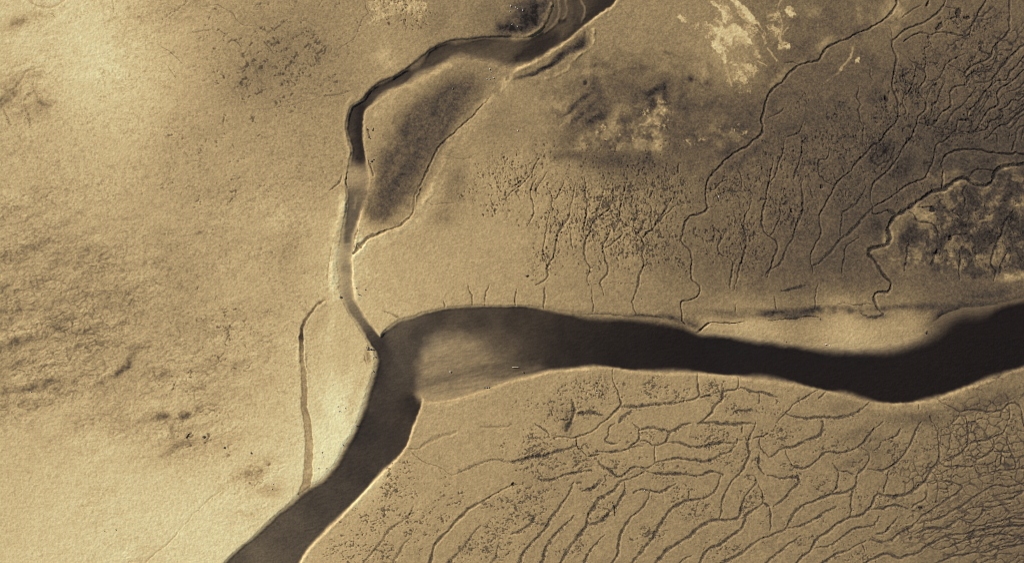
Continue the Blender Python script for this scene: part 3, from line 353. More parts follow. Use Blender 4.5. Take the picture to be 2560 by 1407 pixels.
# west: faint drainage and veins
for q, w, dk, f in [(T(0, 3, [(1440, 1415), (1550, 1310), (1680, 1200), (1780, 1100)]), 5, .28, .1), (T(0, 3, [(1780, 1100), (1900, 960), (2050, 800), (2200, 680)]), 3, .14, .3), (T(0, 0, [(260, -60), (300, 0), (380, 60), (440, 75), (540, 60), (620, 10), (680, -40)]), 7, .2, .2), (T(0, 0, [(-80, 1080), (0, 1000), (60, 930), (180, 840), (250, 740), (330, 690), (450, 670)]), 8, .24, .2), (T(0, 0, [(40, 1080), (80, 1180), (110, 1240)]), 6, .2, .4), (T(0, 0, [(250, 1050), (280, 1180), (310, 1280)]), 6, .18, .5), (T(0, 0, [(330, 860), (380, 900), (260, 960), (240, 1040)]), 6, .16, .6),
                    (T(0, 0, [(1990, 70), (2080, 60), (2170, 50), (2230, 90), (2320, 140), (2350, 190), (2420, 250), (2540, 270)]), 3, .3, .2), (T(0, 0, [(1580, 440), (1680, 510), (1760, 580), (1830, 650)]), 3.4, .32, .4), (T(0, 0, [(1870, 20), (1770, 100), (1680, 160), (1590, 200)]), 4, .24, .6), (T(0, 0, [(1650, 640), (1760, 780)]), 3, .24, .5), (T(0, 0, [(1120, 0), (1140, 60), (1150, 160)]), 2.6, .15, 0), (T(0, 0, [(2110, 290), (1980, 320), (1870, 340)]), 3, .24, .5), (T(0, 0, [(2190, 300), (2260, 340), (2330, 320)]), 3, .3, .4), (T(0, 0, [(2340, 400), (2420, 490)]), 4, .3, .5), (T(0, 0, [(480, 120), (560, 170)]), 3, .2, .3),
                    (T(1, 0, [(670, -10), (630, 90)]), 3, .35, .2), (T(1, 0, [(1130, 130), (1080, 170), (1040, 250), (1010, 320), (960, 400), (900, 440), (850, 480)]), 2.8, .35, .1), (T(1, 0, [(1500, 180), (1490, 230), (1515, 280), (1500, 330)]), 3, .32, 0), (T(1, 0, [(1500, 20), (1520, 100), (1500, 180)]), 3.4, .4, .3), (T(1, 0, [(1090, 10), (1100, 80), (1130, 130)]), 3.4, .4, .3), (T(1, 0, [(0, 250), (60, 300), (130, 320), (200, 280), (260, 230), (310, 200)]), 4, .32, .6), (T(1, 0, [(60, 400), (130, 470), (180, 540)]), 6, .36, .5), (T(1, 0, [(330, 420), (400, 380), (460, 350)]), 4, .3, .6), (T(1, 0, [(600, 1000), (640, 975), (720, 965), (860, 935), (970, 910)]), 3.6, .26, .4),
                    (T(1, 0, [(0, 1100), (200, 1070), (400, 1040), (600, 1000)]), 3, .16, .6), (T(1, 1, [(1900, 140), (1980, 170), (2060, 190), (2130, 170), (2200, 130)]), 2.6, .2, 0), (T(1, 1, [(1690, 600), (1760, 640), (1850, 630), (1990, 630)]), 2.6, .26, 0), (T(0, 2, [(0, 320), (200, 290), (450, 290), (600, 230), (760, 190)]), 5, .09, .6), (T(0, 2, [(0, 960), (140, 940), (300, 930)]), 4, .08, .6), (T(1, 2, [(1270, 290), (1350, 320), (1440, 375)]), 5, .3, .3), (T(2, 0, [(1100, 80), (1160, 140), (1220, 200)]), 3, .2, .2), (T(2, 0, [(720, 970), (640, 1030), (580, 1120), (470, 1200)]), 4, .24, .9), (T(2, 0, [(820, 970), (740, 1050), (640, 1150), (580, 1260)]), 4, .25, .9), (T(2, 0, [(880, 1130), (820, 1190), (760, 1240)]), 4, .25, .9), (T(2, 0, [(1520, 830), (1530, 960), (1580, 1050), (1600, 1160)]), 5, .22, .9), (T(2, 0, [(1500, 850), (1420, 930), (1330, 1000)]), 4, .2, .95), (T(2, 0, [(1780, 780), (1880, 820), (1940, 900)]), 4, .2, .95), (T(1, 2, [(1070, 720), (1085, 780), (1100, 830)]), 3.6, .4, .1),
                    (T(2, 2, [(600, 330), (900, 320), (1050, 325), (1200, 345), (1280, 325), (1400, 340), (1600, 380)]), 3.6, .4, .3)]:
    K(q, w, .05, dk * .85, f)
# ridge-side creek and scarps of the north channel
K(T(1, 0, [(2330, 980), (2290, 1040), (2200, 1130), (2090, 1230), (2000, 1310), (1900, 1400)]) + T(1, 1, [(1800, 120), (1720, 290), (1640, 450), (1590, 560), (1575, 680), (1550, 750), (1480, 810), (1400, 865), (1310, 905)]), 4.0, .2, .42, .2)
K(T(1, 1, [(1310, 905), (1200, 930), (1120, 970), (1040, 1050), (975, 1120)]), 8, .28, .5, .25)
K(T(2, 0, [(740, 330), (700, 440), (600, 510), (490, 600), (400, 660), (300, 705), (180, 740), (40, 780)]), 15, .1, .34, .25)
K(T(1, 1, [(1120, 200), (1140, 250), (1160, 300), (1170, 360)]), 3.4, .2, .5, .2)
K(T(1, 1, [(1020, 870), (1000, 940), (985, 1010), (975, 1080)]), 4, .16, .5, .6)
K(T(1, 1, [(905, 330), (895, 400), (910, 470)]), 2.6, .2, .5)
K(T(1, 1, [(790, 960), (750, 1080), (725, 1200), (715, 1320), (712, 1404)]), 3.4, .03, .22)
K(T(1, 1, [(860, 340), (840, 400), (790, 460), (740, 510)]), 4, .16, .3, .3)
K(T(2, 0, [(470, 0), (480, 100), (460, 190)]), 3, .14, .25, .2)
K(T(2, 0, [(560, 0), (570, 120), (500, 220), (360, 310), (260, 360)]), 5, .16, .3, .4)
K(T(1, 0, [(1110, 1280), (1140, 1390)]), 4, .14, .4, .6)

# raised ridges: (points, half width, height, luma change)
RIDGES = [(T(1, 1, [(2010, -60), (1930, 140), (1830, 400), (1730, 600), (1610, 770), (1480, 880), (1380, 940), (1250, 985)]), 15, .03, 26),
          (T(1, 0, [(2500, 860), (2400, 950), (2330, 1060), (2240, 1180), (2130, 1300), (2030, 1400)]), 12, .03, 24),
          (T(1, 1, [(880, 560), (860, 740), (820, 900), (785, 1050), (770, 1200), (765, 1400), (790, 1560)]), 11, .04, 26),
          (T(1, 1, [(1180, 250), (1190, 430), (1160, 600), (1090, 760), (1040, 900), (1000, 1050), (975, 1200)]), 9, .05, 26),
          (T(1, 1, [(1560, 690), (1460, 760), (1330, 830), (1200, 870), (1110, 900)]), 16, .02, 14),
          (T(2, 0, [(1110, -60), (1070, 20), (960, 110), (820, 200), (740, 270), (640, 360), (540, 440), (440, 510), (300, 580), (200, 640), (40, 720), (-60, 790)]), 6, .24, 30),
          (T(1, 0, [(2558, 800), (2480, 860), (2390, 930), (2340, 1010), (2270, 1090), (2160, 1240), (2030, 1340), (1940, 1405)]), 10, .18, 34),
          (T(1, 1, [(1990, 0), (1900, 140), (1800, 420), (1700, 610), (1570, 760), (1480, 850), (1400, 910), (1250, 960), (1140, 1000), (1050, 1080), (980, 1150)]), 10, .14, 30),
          (T(1, 1, [(1640, 470), (1600, 560), (1580, 680)]), 3, .3, 18),
          (T(1, 0, [(1950, 670), (1850, 715), (1700, 790), (1500, 920), (1300, 1060), (1210, 1150)]), 7, .08, 24),
          (T(1, 1, [(1160, 250), (1180, 330), (1190, 430), (1160, 560), (1100, 700), (1040, 850), (1000, 980), (970, 1120), (968, 1300), (985, 1460), (1020, 1560)]), 6, .14, 20),
          (T(1, 1, [(880, 640), (850, 760), (810, 900), (775, 1050), (760, 1200), (760, 1400)]), 7, .16, 14),
          (T(2, 0, [(820, 300), (810, 430), (720, 520), (620, 620), (520, 720), (350, 800)]), 4, .22, 18),
          (T(1, 3, [(1600, 30), (1510, 250), (1410, 385), (1270, 515), (1110, 685), (950, 855), (810, 1005), (690, 1125), (570, 1245), (490, 1345), (450, 1410)]), 5, .10, 12),
          (T(1, 2, [(1680, 1225), (1950, 1230), (2200, 1155), (2400, 1085), (2558, 1020), (2810, 960), (2960, 910), (3160, 892), (3380, 872)]), 4, .08, 12),
          ([(1532, 925), (1580, 933), (1655, 938), (1742, 939), (1850, 950), (1920, 957), (1995, 969), (2070, 984), (2110, 991), (2145, 1003), (2185, 1012), (2232, 1015), (2282, 1013), (2332, 1004), (2432, 969), (2560, 927)], 3.5, .05, 8),
          (T(2, 0, [(690, 0), (735, 90), (700, 200)]), 3, .2, 22), (T(2, 0, [(475, 0), (470, 120), (455, 200), (540, 175)]), 3, .16, 22), (T(2, 0, [(390, 60), (340, 200), (240, 320), (130, 380), (0, 395)]), 5, .2, 24),
          ([(880, 244), (864, 270), (860, 310), (868, 350), (873, 385), (866, 420), (860, 460)], 4, .08, 12), (T(1, 1, [(905, 400), (915, 520), (900, 640)]), 2.5, .12, 14),
          (T(1, 2, [(690, 220), (560, 330), (490, 440), (480, 560), (490, 700), (500, 900), (510, 1100), (540, 1300)]), 3, .1, 8),
          (T(1, 2, [(430, 480), (430, 700), (430, 900)]), 4, .08, 8)]
SCARP_SHADE = [(1275, 95), (1215, 93), (1165, 99), (1127, 104), (1090, 116), (1060, 139), (1025, 167), (990, 190), (952, 206), (927, 225), (905, 249)]  # bank edge that gets its shadow as a painted dark line
POOLS = [(2350, 64, 8, 12, 25), (2398, 32, 7, 14, 10), (2420, 45, 9, 6, 0), (2217, 247, 5, 9, 0), (2332, 524, 7, 12, 0), (2320, 11, 4, 9, 10), (2053, 467, 5, 6, 0), (1978, 527, 4, 7, 0), (2343, 627, 4, 7, 20), (2378, 598, 5, 7, 0), (1281, 1210, 6, 5, -30), (2303, 1270, 5, 4, 0)]
ISLAND = [(1152, 150), (1215, 156), (1262, 172), (1270, 196), (1240, 215), (1215, 250), (1180, 292), (1130, 335), (1085, 380), (1062, 430), (1036, 470), (1026, 515), (1020, 540), (985, 565), (930, 584), (905, 600), (886, 618), (890, 590), (900, 555), (914, 520), (926, 475), (927, 440), (920, 410), (916, 384), (914, 350), (914, 312), (918, 282), (930, 270), (950, 252), (980, 236), (1022, 214), (1072, 189), (1115, 164)]
EAST_BAR = [(1752, 822), (1768, 808), (1800, 805), (1860, 806), (1920, 800), (2000, 792), (2060, 785), (2110, 780), (2150, 788), (2180, 798), (2215, 792), (2260, 774), (2310, 771), (2345, 780), (2340, 798), (2300, 824), (2240, 846), (2170, 858), (2107, 860), (2057, 857), (1995, 853), (1920, 842), (1855, 834), (1792, 828)]
SPIT = [(840, 690), (852, 745), (872, 782), (896, 824), (914, 852), (925, 876), (934, 900), (928, 936), (915, 975), (902, 1019), (888, 1055), (858, 1110), (840, 1146), (820, 1172), (796, 1196), (777, 1210), (780, 1180), (781, 1140), (780, 1100), (776, 1056), (770, 1010), (766, 970), (765, 929), (763, 879), (761, 840), (766, 812), (782, 790), (800, 772), (818, 754), (826, 720)]

# ------------------------------------------------------------------ the sheet of ground: dense under the view, stretching to the horizon
STEP = 1.7


def axis(a, b, far=45000.0):
    core = np.arange(a, b + STEP, STEP)
    ext = []
    s, x = STEP, 0.0
    while x < far:
        s *= 1.07
        x += s
        ext.append(x)
    ext = np.array(ext)
    return np.concatenate([a - ext[::-1], core, core[-1] + ext])


xs = axis(-230, 2790)
ys = axis(-180, 1600)
NX, NY = len(xs), len(ys)
X, Y = np.meshgrid(xs.astype(f32), ys.astype(f32))

# coarse survey grid for slowly varying fields
GS = 5.0
gx0, gx1, gy0, gy1 = -1200.0, 3800.0, -600.0, 2100.0
gxs = np.arange(gx0, gx1 + 1, GS); gys = np.arange(gy0, gy1 + 1, GS)
GX, GY = np.meshgrid(gxs.astype(f32), gys.astype(f32))


def fine(field, x=None, y=None):
    """bilinear lookup of a survey-grid field"""
    x = X if x is None else x
    y = Y if y is None else y
    u = np.clip((x - gx0) / GS, 0, len(gxs) - 1.001); v = np.clip((y - gy0) / GS, 0, len(gys) - 1.001)
    i = u.astype(np.int32); j = v.astype(np.int32)
    fu = (u - i).astype(f32); fv = (v - j).astype(f32)
    a = field[j, i]; b = field[j, i + 1]; c = field[j + 1, i]; d = field[j + 1, i + 1]
    return (a + (b - a) * fu) * (1 - fv) + (c + (d - c) * fu) * fv


def sdf(poly, x, y, step=14.0, smooth=True):
    """signed distance to an outline, positive inside"""
    p = spline(poly, True, step) if smooth else np.array(poly, float)
    best = np.full(x.shape, 1e9, f32)
    inside = np.zeros(x.shape, bool)
    for k in range(len(p)):
        ax, ay = p[k - 1]; bx, by = p[k]
        dx, dy = bx - ax, by - ay
        L = dx * dx + dy * dy + 1e-9
        t = np.clip(((x - ax) * dx + (y - ay) * dy) / L, 0, 1)
        np.minimum(best, (x - ax - t * dx) ** 2 + (y - ay - t * dy) ** 2, out=best)
        if ay != by:
            c = ((y >= ay) != (y >= by))
            inside ^= c & (x < (y - ay) / (by - ay) * dx + ax)
    d = np.sqrt(best)
    return np.where(inside, d, -d).astype(f32)


def idw(ctrl, x, y, soft=9.0, pw=3.2):
    num = np.zeros(x.shape, f32); den = np.zeros(x.shape, f32)
    for px, py, v in ctrl:
        w = 1.0 / ((x - px) ** 2 + (y - py) ** 2 + soft * soft) ** (pw / 2)
        num += w * v; den += w
    return num / den


river_g = sdf(RIVER, GX, GY)
chan_g = sdf(CHANNEL, GX, GY)
deep_g = idw(DEEP, GX, GY, 20.0, 3.6)
# smooth tone of the flats: gaussian-weighted survey points
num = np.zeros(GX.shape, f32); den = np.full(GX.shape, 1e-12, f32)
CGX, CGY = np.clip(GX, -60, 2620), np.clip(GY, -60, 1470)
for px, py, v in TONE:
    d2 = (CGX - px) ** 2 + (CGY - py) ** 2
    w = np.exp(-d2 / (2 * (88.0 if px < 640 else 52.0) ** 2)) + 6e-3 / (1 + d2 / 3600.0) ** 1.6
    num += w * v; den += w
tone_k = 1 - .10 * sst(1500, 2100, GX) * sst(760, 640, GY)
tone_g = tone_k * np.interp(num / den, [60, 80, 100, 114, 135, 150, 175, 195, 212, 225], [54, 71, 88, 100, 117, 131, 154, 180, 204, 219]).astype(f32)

# organic wobble of outlines
n9x, n9y = vn(X / 8, Y / 8, 1), vn(X / 8, Y / 8, 2)
n30x, n30y = vn(X / 30, Y / 30, 3), vn(X / 30, Y / 30, 4)
WX = X + 1.5 * n9x + 2.6 * n30x
WY = Y + 1.5 * n9y + 2.6 * n30y
N18 = fbm(X / 22, Y / 22, 4, 2)
N6 = fbm(X / 7, Y / 7, 2, 5)
N3 = vn(X / 2.7, Y / 2.7, 6)
inner = ((X > -900) & (X < 3500) & (Y > -500) & (Y < 1950)).astype(f32)

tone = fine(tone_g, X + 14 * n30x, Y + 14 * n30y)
z = 0.05 * fbm(X / 260, Y / 260, 3, 1)


def window(x0, x1, y0, y1):
    return slice(max(0, np.searchsorted(ys, y0)), np.searchsorted(ys, y1)), slice(max(0, np.searchsorted(xs, x0)), np.searchsorted(xs, x1))


def blobs(lst, edge=0.35):
    m = np.zeros(X.shape, f32)
    for bx, by, rx, ry, ang, s_ in lst:
        R = max(rx, ry) * 2.3
        w = window(bx - R, bx + R, by - R, by + R)
        u, v = rot(X[w] - bx, Y[w] - by, ang)
        q = (u / rx) ** 2 + (v / ry) ** 2
        q = q * (1 + edge * N18[w])
        np.maximum(m[w], s_ * np.exp(-np.maximum(q, 0) ** 1.3 * .8), out=m[w])
    return m


# dark mottled weed marsh in the east
MARSH = [(2640, 425), (2560, 420), (2495, 418), (2475, 432), (2445, 470), (2390, 468), (2350, 500), (2300, 545), (2250, 566), (2236, 600), (2236, 620), (2262, 655), (2310, 676), (2400, 684), (2500, 686), (2560, 672), (2800, 640), (2800, 420)]
WETLAND = [(2362, 384), (2400, 380), (2480, 384), (2560, 396), (2800, 404), (2800, 418), (2560, 408), (2500, 408), (2470, 425), (2450, 418), (2370, 424), (2358, 405)]
mg = fine(sdf(MARSH, GX, GY), X + 14 * n30x, Y + 14 * n30y) + 14 * N18
wg = fine(sdf(WETLAND, GX, GY), X + 5 * n30x, Y + 5 * n30y) + 8 * N18
fm = fbm(X / 26 + .45 * n30x, Y / 24 + .45 * n30y, 5, 6, .66)
fv = fbm(rot(X, Y, 62)[0] / 40, rot(X, Y, 62)[1] / 14, 4, 1, .6)
mk = sst(-12, 16, mg)
tone = lerp(tone, 62 + 42 * sst(.05, .6, fm + .45 * fv) - 12 * sst(0, .5, -fm - .3 * fv), mk * .95)
tone = lerp(tone, 66 + 12 * N18 + 22 * sst(.2, .6, fm), .8 * sst(-6, 10, wg))
for bx, by, rx, ry, ang, dl, en in PATCH:
    R = max(rx, ry) * 2.6
    w = window(bx - R, bx + R, by - R, by + R)
    u, v = rot(WX[w] + 2 * n30x[w] - bx, WY[w] + 2 * n30y[w] - by, ang)
    q = (u / rx) ** 2 + (v / ry) ** 2
    g = np.exp(-q ** 1.4 * .75) * np.clip(1 + en * 1.1 * (N18[w] + .5 * N6[w]), 0, 1.9)
    tone[w] += dl * g * (1.12 if dl < 0 else 1.0)


def stroke(pts, fn, R):
    """calls fn(window, distance to the polyline, fraction along it) over the ground near a line"""
    p = spline(pts, False, 7.0)
    a, b = p[:-1], p[1:]
    n = len(a)
    for k0 in range(0, n, 8):
        seg = range(k0, min(n, k0 + 8))
        q = p[k0:min(n, k0 + 8) + 1]
        if q[:, 0].max() < -600 or q[:, 0].min() > 3200 or q[:, 1].max() < -500 or q[:, 1].min() > 1950:
            continue
        w = window(q[:, 0].min() - R, q[:, 0].max() + R, q[:, 1].min() - R, q[:, 1].max() + R)
        if w[0].stop <= w[0].start or w[1].stop <= w[1].start:
            continue
        best = np.full(X[w].shape, 1e9, f32)
        tt = np.zeros(X[w].shape, f32)
        for k in seg:
            (ax, ay), (bx, by) = a[k], b[k]
            dx, dy = bx - ax, by - ay
            L = dx * dx + dy * dy + 1e-9
            t = np.clip(((WX[w] - ax) * dx + (WY[w] - ay) * dy) / L, 0, 1)
            q2 = (WX[w] - ax - t * dx) ** 2 + (WY[w] - ay - t * dy) ** 2
            nb = q2 < best
            best = np.where(nb, q2, best)
            tt = np.where(nb, (k + t) / n, tt)
        fn(w, np.sqrt(best), tt)


# ---- mottled weed and crust, muddy basin of the teardrop sandbank
MOTT = [(1560, 290, 170, 120, 0, 1.), (1800, 300, 120, 90, 0, .6), (1840, 160, 100, 90, 0, .5), (2080, 90, 160, 90, 0, .5), (1290, 40, 90, 50, 0, .8), (1980, 330, 160, 120, 0, .35)]
mo = blobs(MOTT)
tone += -27 * blobs([(1590, 250, 165, 95, 10, 1.), (1480, 330, 110, 80, 0, .8), (1700, 330, 130, 70, 0, .7), (1560, 385, 160, 48, 3, .65), (1470, 200, 70, 50, 0, .5)], .6) + mo * 26 * np.clip(fbm(X / 40, Y / 30, 5, 3, .62), -.8, .8)
BASIN = [(1196, 207), (1150, 202), (1108, 217), (1060, 252), (1008, 302), (988, 350), (955, 402), (944, 455), (928, 500), (926, 527), (965, 544), (1004, 514), (1032, 472), (1054, 427), (1086, 380), (1106, 350), (1130, 310), (1170, 256)]
bs = fine(sdf(BASIN, GX, GY), X + 7 * n30x, Y + 7 * n30y) + 14 + 14 * N18 + 7 * N6
ub, vb = rot(X, Y, -52)
tone = lerp(tone, 112, .42 * sst(-62, 6, bs) * sst(-6, 10, -fine(chan_g)))
tone = lerp(tone, 76 + 14 * fbm(ub / 60, vb / 14, 4, 5) + 7 * N6, .94 * sst(-20, 30, bs))
ml_ = blobs(LUMPS)
tone += ml_ * 20 * np.clip(fbm(rot(X, Y, -17)[0] / 85, rot(X, Y, -17)[1] / 24, 4, 2, .6), -.9, .7)
# ---- creeks
nz3 = .75 * vn(X / 3.0, Y / 3.0, 3) + .55 * vn(X / 6.5, Y / 6.5, 6)
fleck = sst(-.1, .35, .7 * vn(X / 2.4, Y / 2.4, 2) + .5 * vn(X / 4.6, Y / 4.6, 7))
spk = sst(-.3, .4, .8 * vn(X / 2.6, Y / 2.6, 3) + .5 * vn(X / 5, Y / 5, 6))
ck_dep = np.zeros(X.shape, f32); ck_dk = np.zeros(X.shape, f32); ck_fz = np.zeros(X.shape, f32); ck_rim = np.zeros(X.shape, f32)
for pts, wd, dep, dk0, fz in CREEKS:
    R = wd * 2.6 + 6

    fe = max(fz, .12)

    def put(w, d, t):
        d = d * (1 + .2 * N6[w])
        tp = sst(-.12, .3, t) * (1 - .45 * sst(.8, 1.0, t))
        hw = (wd * .5 + .3) * (.35 + .75 * tp) * (1 + .3 * N18[w])
        dk = dk0 * (.5 + .5 * tp)
        np.maximum(ck_dep[w], 1.5 * dep * (1 - sst(.25, 2.3, d / hw)) * (1 - .3 * fz), out=ck_dep[w])
        m = sst(-.05, .4, 1.0 - d / (hw * (1 + .25 * fe)) + (1.25 * nz3[w] - .12) * fe + .18 * N18[w])
        np.maximum(ck_dk[w], dk * m * (1 - .3 * fz + .42 * fz * fleck[w]), out=ck_dk[w])
        np.maximum(ck_rim[w], dep * np.exp(-((d / hw - 2.3) / .6) ** 2), out=ck_rim[w])
        if fz > .25:
            np.maximum(ck_fz[w], fz * dk * 1.7 * np.exp(-(d / (hw * 2.3)) ** 2), out=ck_fz[w])
    stroke(pts, put, R)

# fine mesh of rills: anisotropic cell borders
u, v = rot(X + 9 * n30x + 5 * vn(X / 16, Y / 16, 3), Y + 9 * n30y + 5 * vn(X / 16, Y / 16, 4), -20)
wA = worley_edge(u / 27, v / 21, 1)
wB = worley_edge(u / 52 + 7, v / 12.5 + 3, 2)
mx = sst(1180, 1330, Y + .25 * (X - 2400))
ret = blobs(RETIC)
lineA = (1 - sst(.03, .17, wA)) * (1 - mx)
lineB = (1 - sst(.05, .2, wB)) * mx
gate = sst(-.6, .1, vn(u / 60, v / 22, 5) + ret - .55)
lines = np.maximum(lineA, lineB) * sst(.15, .75, ret) * gate
u2, v2 = rot(X + 10 * n30x + 4 * n9x, Y + 10 * n30y + 4 * n9y, -48)
wC = worley_edge(u2 / 40 + 11, v2 / 15 + 5, 4)
linesN = (1 - sst(.04, .2, wC)) * sst(.1, .6, blobs(RETIC_NE)) * sst(-.1, .5, vn(u2 / 70, v2 / 30, 6))
np.maximum(ck_dep, .15 * lines, out=ck_dep)
np.maximum(ck_dk, .34 * lines, out=ck_dk)
np.maximum(ck_dep, .12 * linesN, out=ck_dep)
np.maximum(ck_dk, .36 * linesN, out=ck_dk)
del u, v, wA, wB, u2, v2, wC, mx, gate

# ---- pits, burrows and weed specks
un, vv = rot(X + 2 * n9x, Y + 2 * n9y, 72)
pn = vn(un / 4.3, vv / 2.7, 2) * .85 + vn(un / 10, vv / 5, 4) * .42 + vn(X / 40, Y / 40, 7) * .28
mN = blobs(PITS_N)
pitN = sst(0, .2, pn - (1.0 - .92 * mN)) * sst(.05, .3, mN)
us, vs = rot(X + 2 * n9x, Y + 2 * n9y, -20)
ps = vn(us / 3.6, vs / 2.8, 3) * .85 + vn(us / 15, vs / 7, 5) * .42 + vn(X / 34, Y / 34, 1) * .3
mS = blobs(PITS_S)
pitS = sst(0, .2, ps - (1.02 - .92 * mS)) * sst(.05, .3, mS)
speck = sst(.05, .5, N3 + .5 * vn(X / 5.5, Y / 5.5, 1))
fz = np.clip(ck_fz, 0, 1) * speck
mR = blobs(ROUGH)
ur, vr = rot(X + 3 * n9x, Y + 3 * n9y, -38)
rn = vn(ur / 5, vr / 3.6, 5) * .8 + vn(ur / 22, vr / 9, 3) * .5 + N18 * .3
rough = sst(0, .5, rn - (1.0 - .75 * mR)) * sst(.05, .3, mR)
mL = blobs(LUMPS)
ul, vl = rot(X + 6 * n30x + 3 * n9x, Y + 6 * n30y + 3 * n9y, -17)
ln = vn(ul / 17, vl / 8, 1) * .62 + vn(ul / 9, vl / 4.4, 2) * .5 + vn(ul / 60, vl / 16, 4) * .4
vein = 1 - np.abs(vn(ul / 38, vl / 11, 6) + .45 * vn(ul / 14, vl / 6, 3))
vein = sst(.72, 1.0, vein) * sst(-.3, .4, vn(ul / 110, vl / 40, 5))

wL = worley_edge(ul / 19 + .5 * vn(ul / 30, vl / 16, 2), vl / 9.5 + .5 * vn(ul / 26, vl / 14, 5), 3)
cob = 1 - sst(.02, .32, wL)
z += mL * (.05 * ln - .06 * cob) + .008 * N3 * (1 - .5 * mL)
z -= .05 * mL * vein
tone += mL * (14 * ln - 32 * vein - 24 * cob * sst(-.5, .4, vn(ul / 70, vl / 30, 3)))
z -= rough * .10
tone *= 1 - .33 * rough
z -= pitN * .17 + pitS * .12
wP = worley_edge(un / 12 + .4 * n9x, vv / 6.5 + .4 * n9y, 5)
crk = (1 - sst(.03, .26, wP)) * sst(.15, .6, mN) * sst(-.5, .3, vn(un / 40, vv / 24, 3))
z -= .07 * crk
tone *= 1 - .15 * crk
tone *= (1 - .30 * pitN) * (1 - .30 * pitS)
# swollen polygonal crust between the pits
puff = vn(un / 7.5, vv / 4.6, 6) + .5 * vn(un / 16, vv / 7, 1)
z += np.maximum(mN * .8, mS * .25) * .09 * puff

z -= ck_dep
z += .14 * ck_rim * (1 - np.clip(ck_dk * 3, 0, 1))
tone += 58 * ck_rim * (1 - np.clip(ck_dk * 3, 0, 1))
tone *= (1 - ck_dk) * (1 - .66 * fz)
z += .09 * fz * vn(X / 2.8, Y / 2.8, 4)

# ---- pale crusts
cm = blobs(CRUST, .5)
cn = cm + .34 * fbm(X / 16, Y / 16, 4, 3) + .16 * N3 + .16 * N6
crust = sst(.52, .86, cn) * sst(.1, .4, cm)
tone = lerp(tone, 168 + 12 * N6 + 10 * N3, np.maximum(crust * .8, .38 * sst(.35, 1.0, cm + .2 * N18)))
z += crust * .02

CRUST_SHAPES = [T(2, 0, q) for q in (
    [(1990, 20), (2040, 40), (2080, 90), (2130, 120), (2160, 180), (2150, 220), (2100, 230), (2095, 150), (2060, 90), (2000, 50)],
    [(2180, 0), (2260, 20), (2340, 75), (2400, 140), (2450, 215), (2475, 255), (2430, 240), (2370, 205), (2320, 150), (2270, 80), (2200, 20)],
    [(2030, 290), (2090, 265), (2150, 280), (2190, 245), (2250, 240), (2290, 290), (2345, 315), (2360, 380), (2390, 445), (2330, 415), (2280, 375), (2220, 360), (2200, 430), (2180, 465), (2150, 400), (2120, 370), (2075, 395), (2125, 500), (2080, 530), (2020, 500), (2005, 430), (2060, 370), (2040, 320)],
    [(2090, 540), (2110, 530), (2140, 640), (2120, 640)], [(1650, 130), (1700, 150), (1730, 230), (1700, 230)], [(1910, 160), (1940, 200), (1960, 260), (1940, 250)])] + [T(3, 0, q) for q in (
    [(170, 100), (220, 110), (260, 120), (300, 150), (260, 145), (220, 175)], [(880, 580), (915, 570), (900, 630), (865, 630)], [(165, 470), (210, 440), (215, 490), (180, 505)])]
for poly in CRUST_SHAPES:
    p = np.array(poly)
    w = window(p[:, 0].min() - 16, p[:, 0].max() + 16, p[:, 1].min() - 16, p[:, 1].max() + 16)
    sdw = sdf(poly, WX[w], WY[w], 6.0) + 1.6 * N6[w] + 1.6 * N18[w] + 1.0 * N3[w]
    tone[w] = lerp(tone[w], 190 + 8 * N6[w] + 6 * N3[w], .92 * sst(-2.2, 2.2, sdw))
for q, wd in ((T(2, 0, [(2450, 220), (2480, 270), (2500, 340), (2540, 430)]), 2.6), (T(3, 0, [(0, 160), (70, 140), (110, 160), (130, 220), (140, 300), (120, 380), (150, 450)]), 2.8), (T(3, 0, [(0, 480), (40, 530), (90, 600)]), 2), (T(3, 0, [(850, 480), (820, 580), (740, 680), (680, 750), (560, 830)]), 2.2), (T(3, 0, [(160, 330), (200, 280)]), 2), (T(2, 0, [(2090, 540), (2150, 700), (2200, 860)]), 2), (T(3, 0, [(130, 0), (110, 90), (120, 160)]), 2), (T(2, 0, [(2460, 620), (2540, 660)]), 2)):
    def put(w, d, t):
        tone[w] = lerp(tone[w], np.maximum(tone[w], 160), .8 * (1 - sst(wd * .5, wd * 1.6, d * (1 + .4 * N6[w]))) * sst(-.9, .2, N18[w] + .4 * N6[w]))
    stroke(q, put, 12)

# ---- ridges, and scarp shadow painted into the tone
for pts, hw, hh, dl in RIDGES:
    def put(w, d, t):
        g = np.exp(-(d / hw) ** 2) * np.clip(.62 + .25 * N6[w] + .75 * N18[w] + .35 * n30x[w], .08, 1.3)
        np.maximum(rz[w], hh * g, out=rz[w])
        np.maximum(rt[w], dl * np.exp(-(d / (hw * 1.3)) ** 2) * np.clip(.75 + .3 * N6[w] + .6 * N18[w], .1, 1.3), out=rt[w])
    rz = np.zeros(X.shape, f32) if 'rz' not in globals() else rz
    rt = np.zeros(X.shape, f32) if 'rt' not in globals() else rt
    stroke(pts, put, hw * 3 + 6)
z += rz
tone += rt
scarp_shade = np.zeros(X.shape, f32)
stroke(SCARP_SHADE, lambda w, d, t: np.maximum(scarp_shade[w], np.exp(-(d / 4) ** 2), out=scarp_shade[w]), 16)
tone *= 1 - .5 * scarp_shade  # shadow below the bank edge, darkened into the ground colour
z -= .05 * scarp_shade

# ---- the brown wet creek along the spit
lc = np.zeros(X.shape, f32)


def put(w, d, t):
    hw = lerp(1.6, 10.5, sst(-.12, 1.0, t)) * (1 + .12 * N18[w])
    np.maximum(lc[w], 1 - sst(hw - 1.2, hw + 2.2, d), out=lc[w])


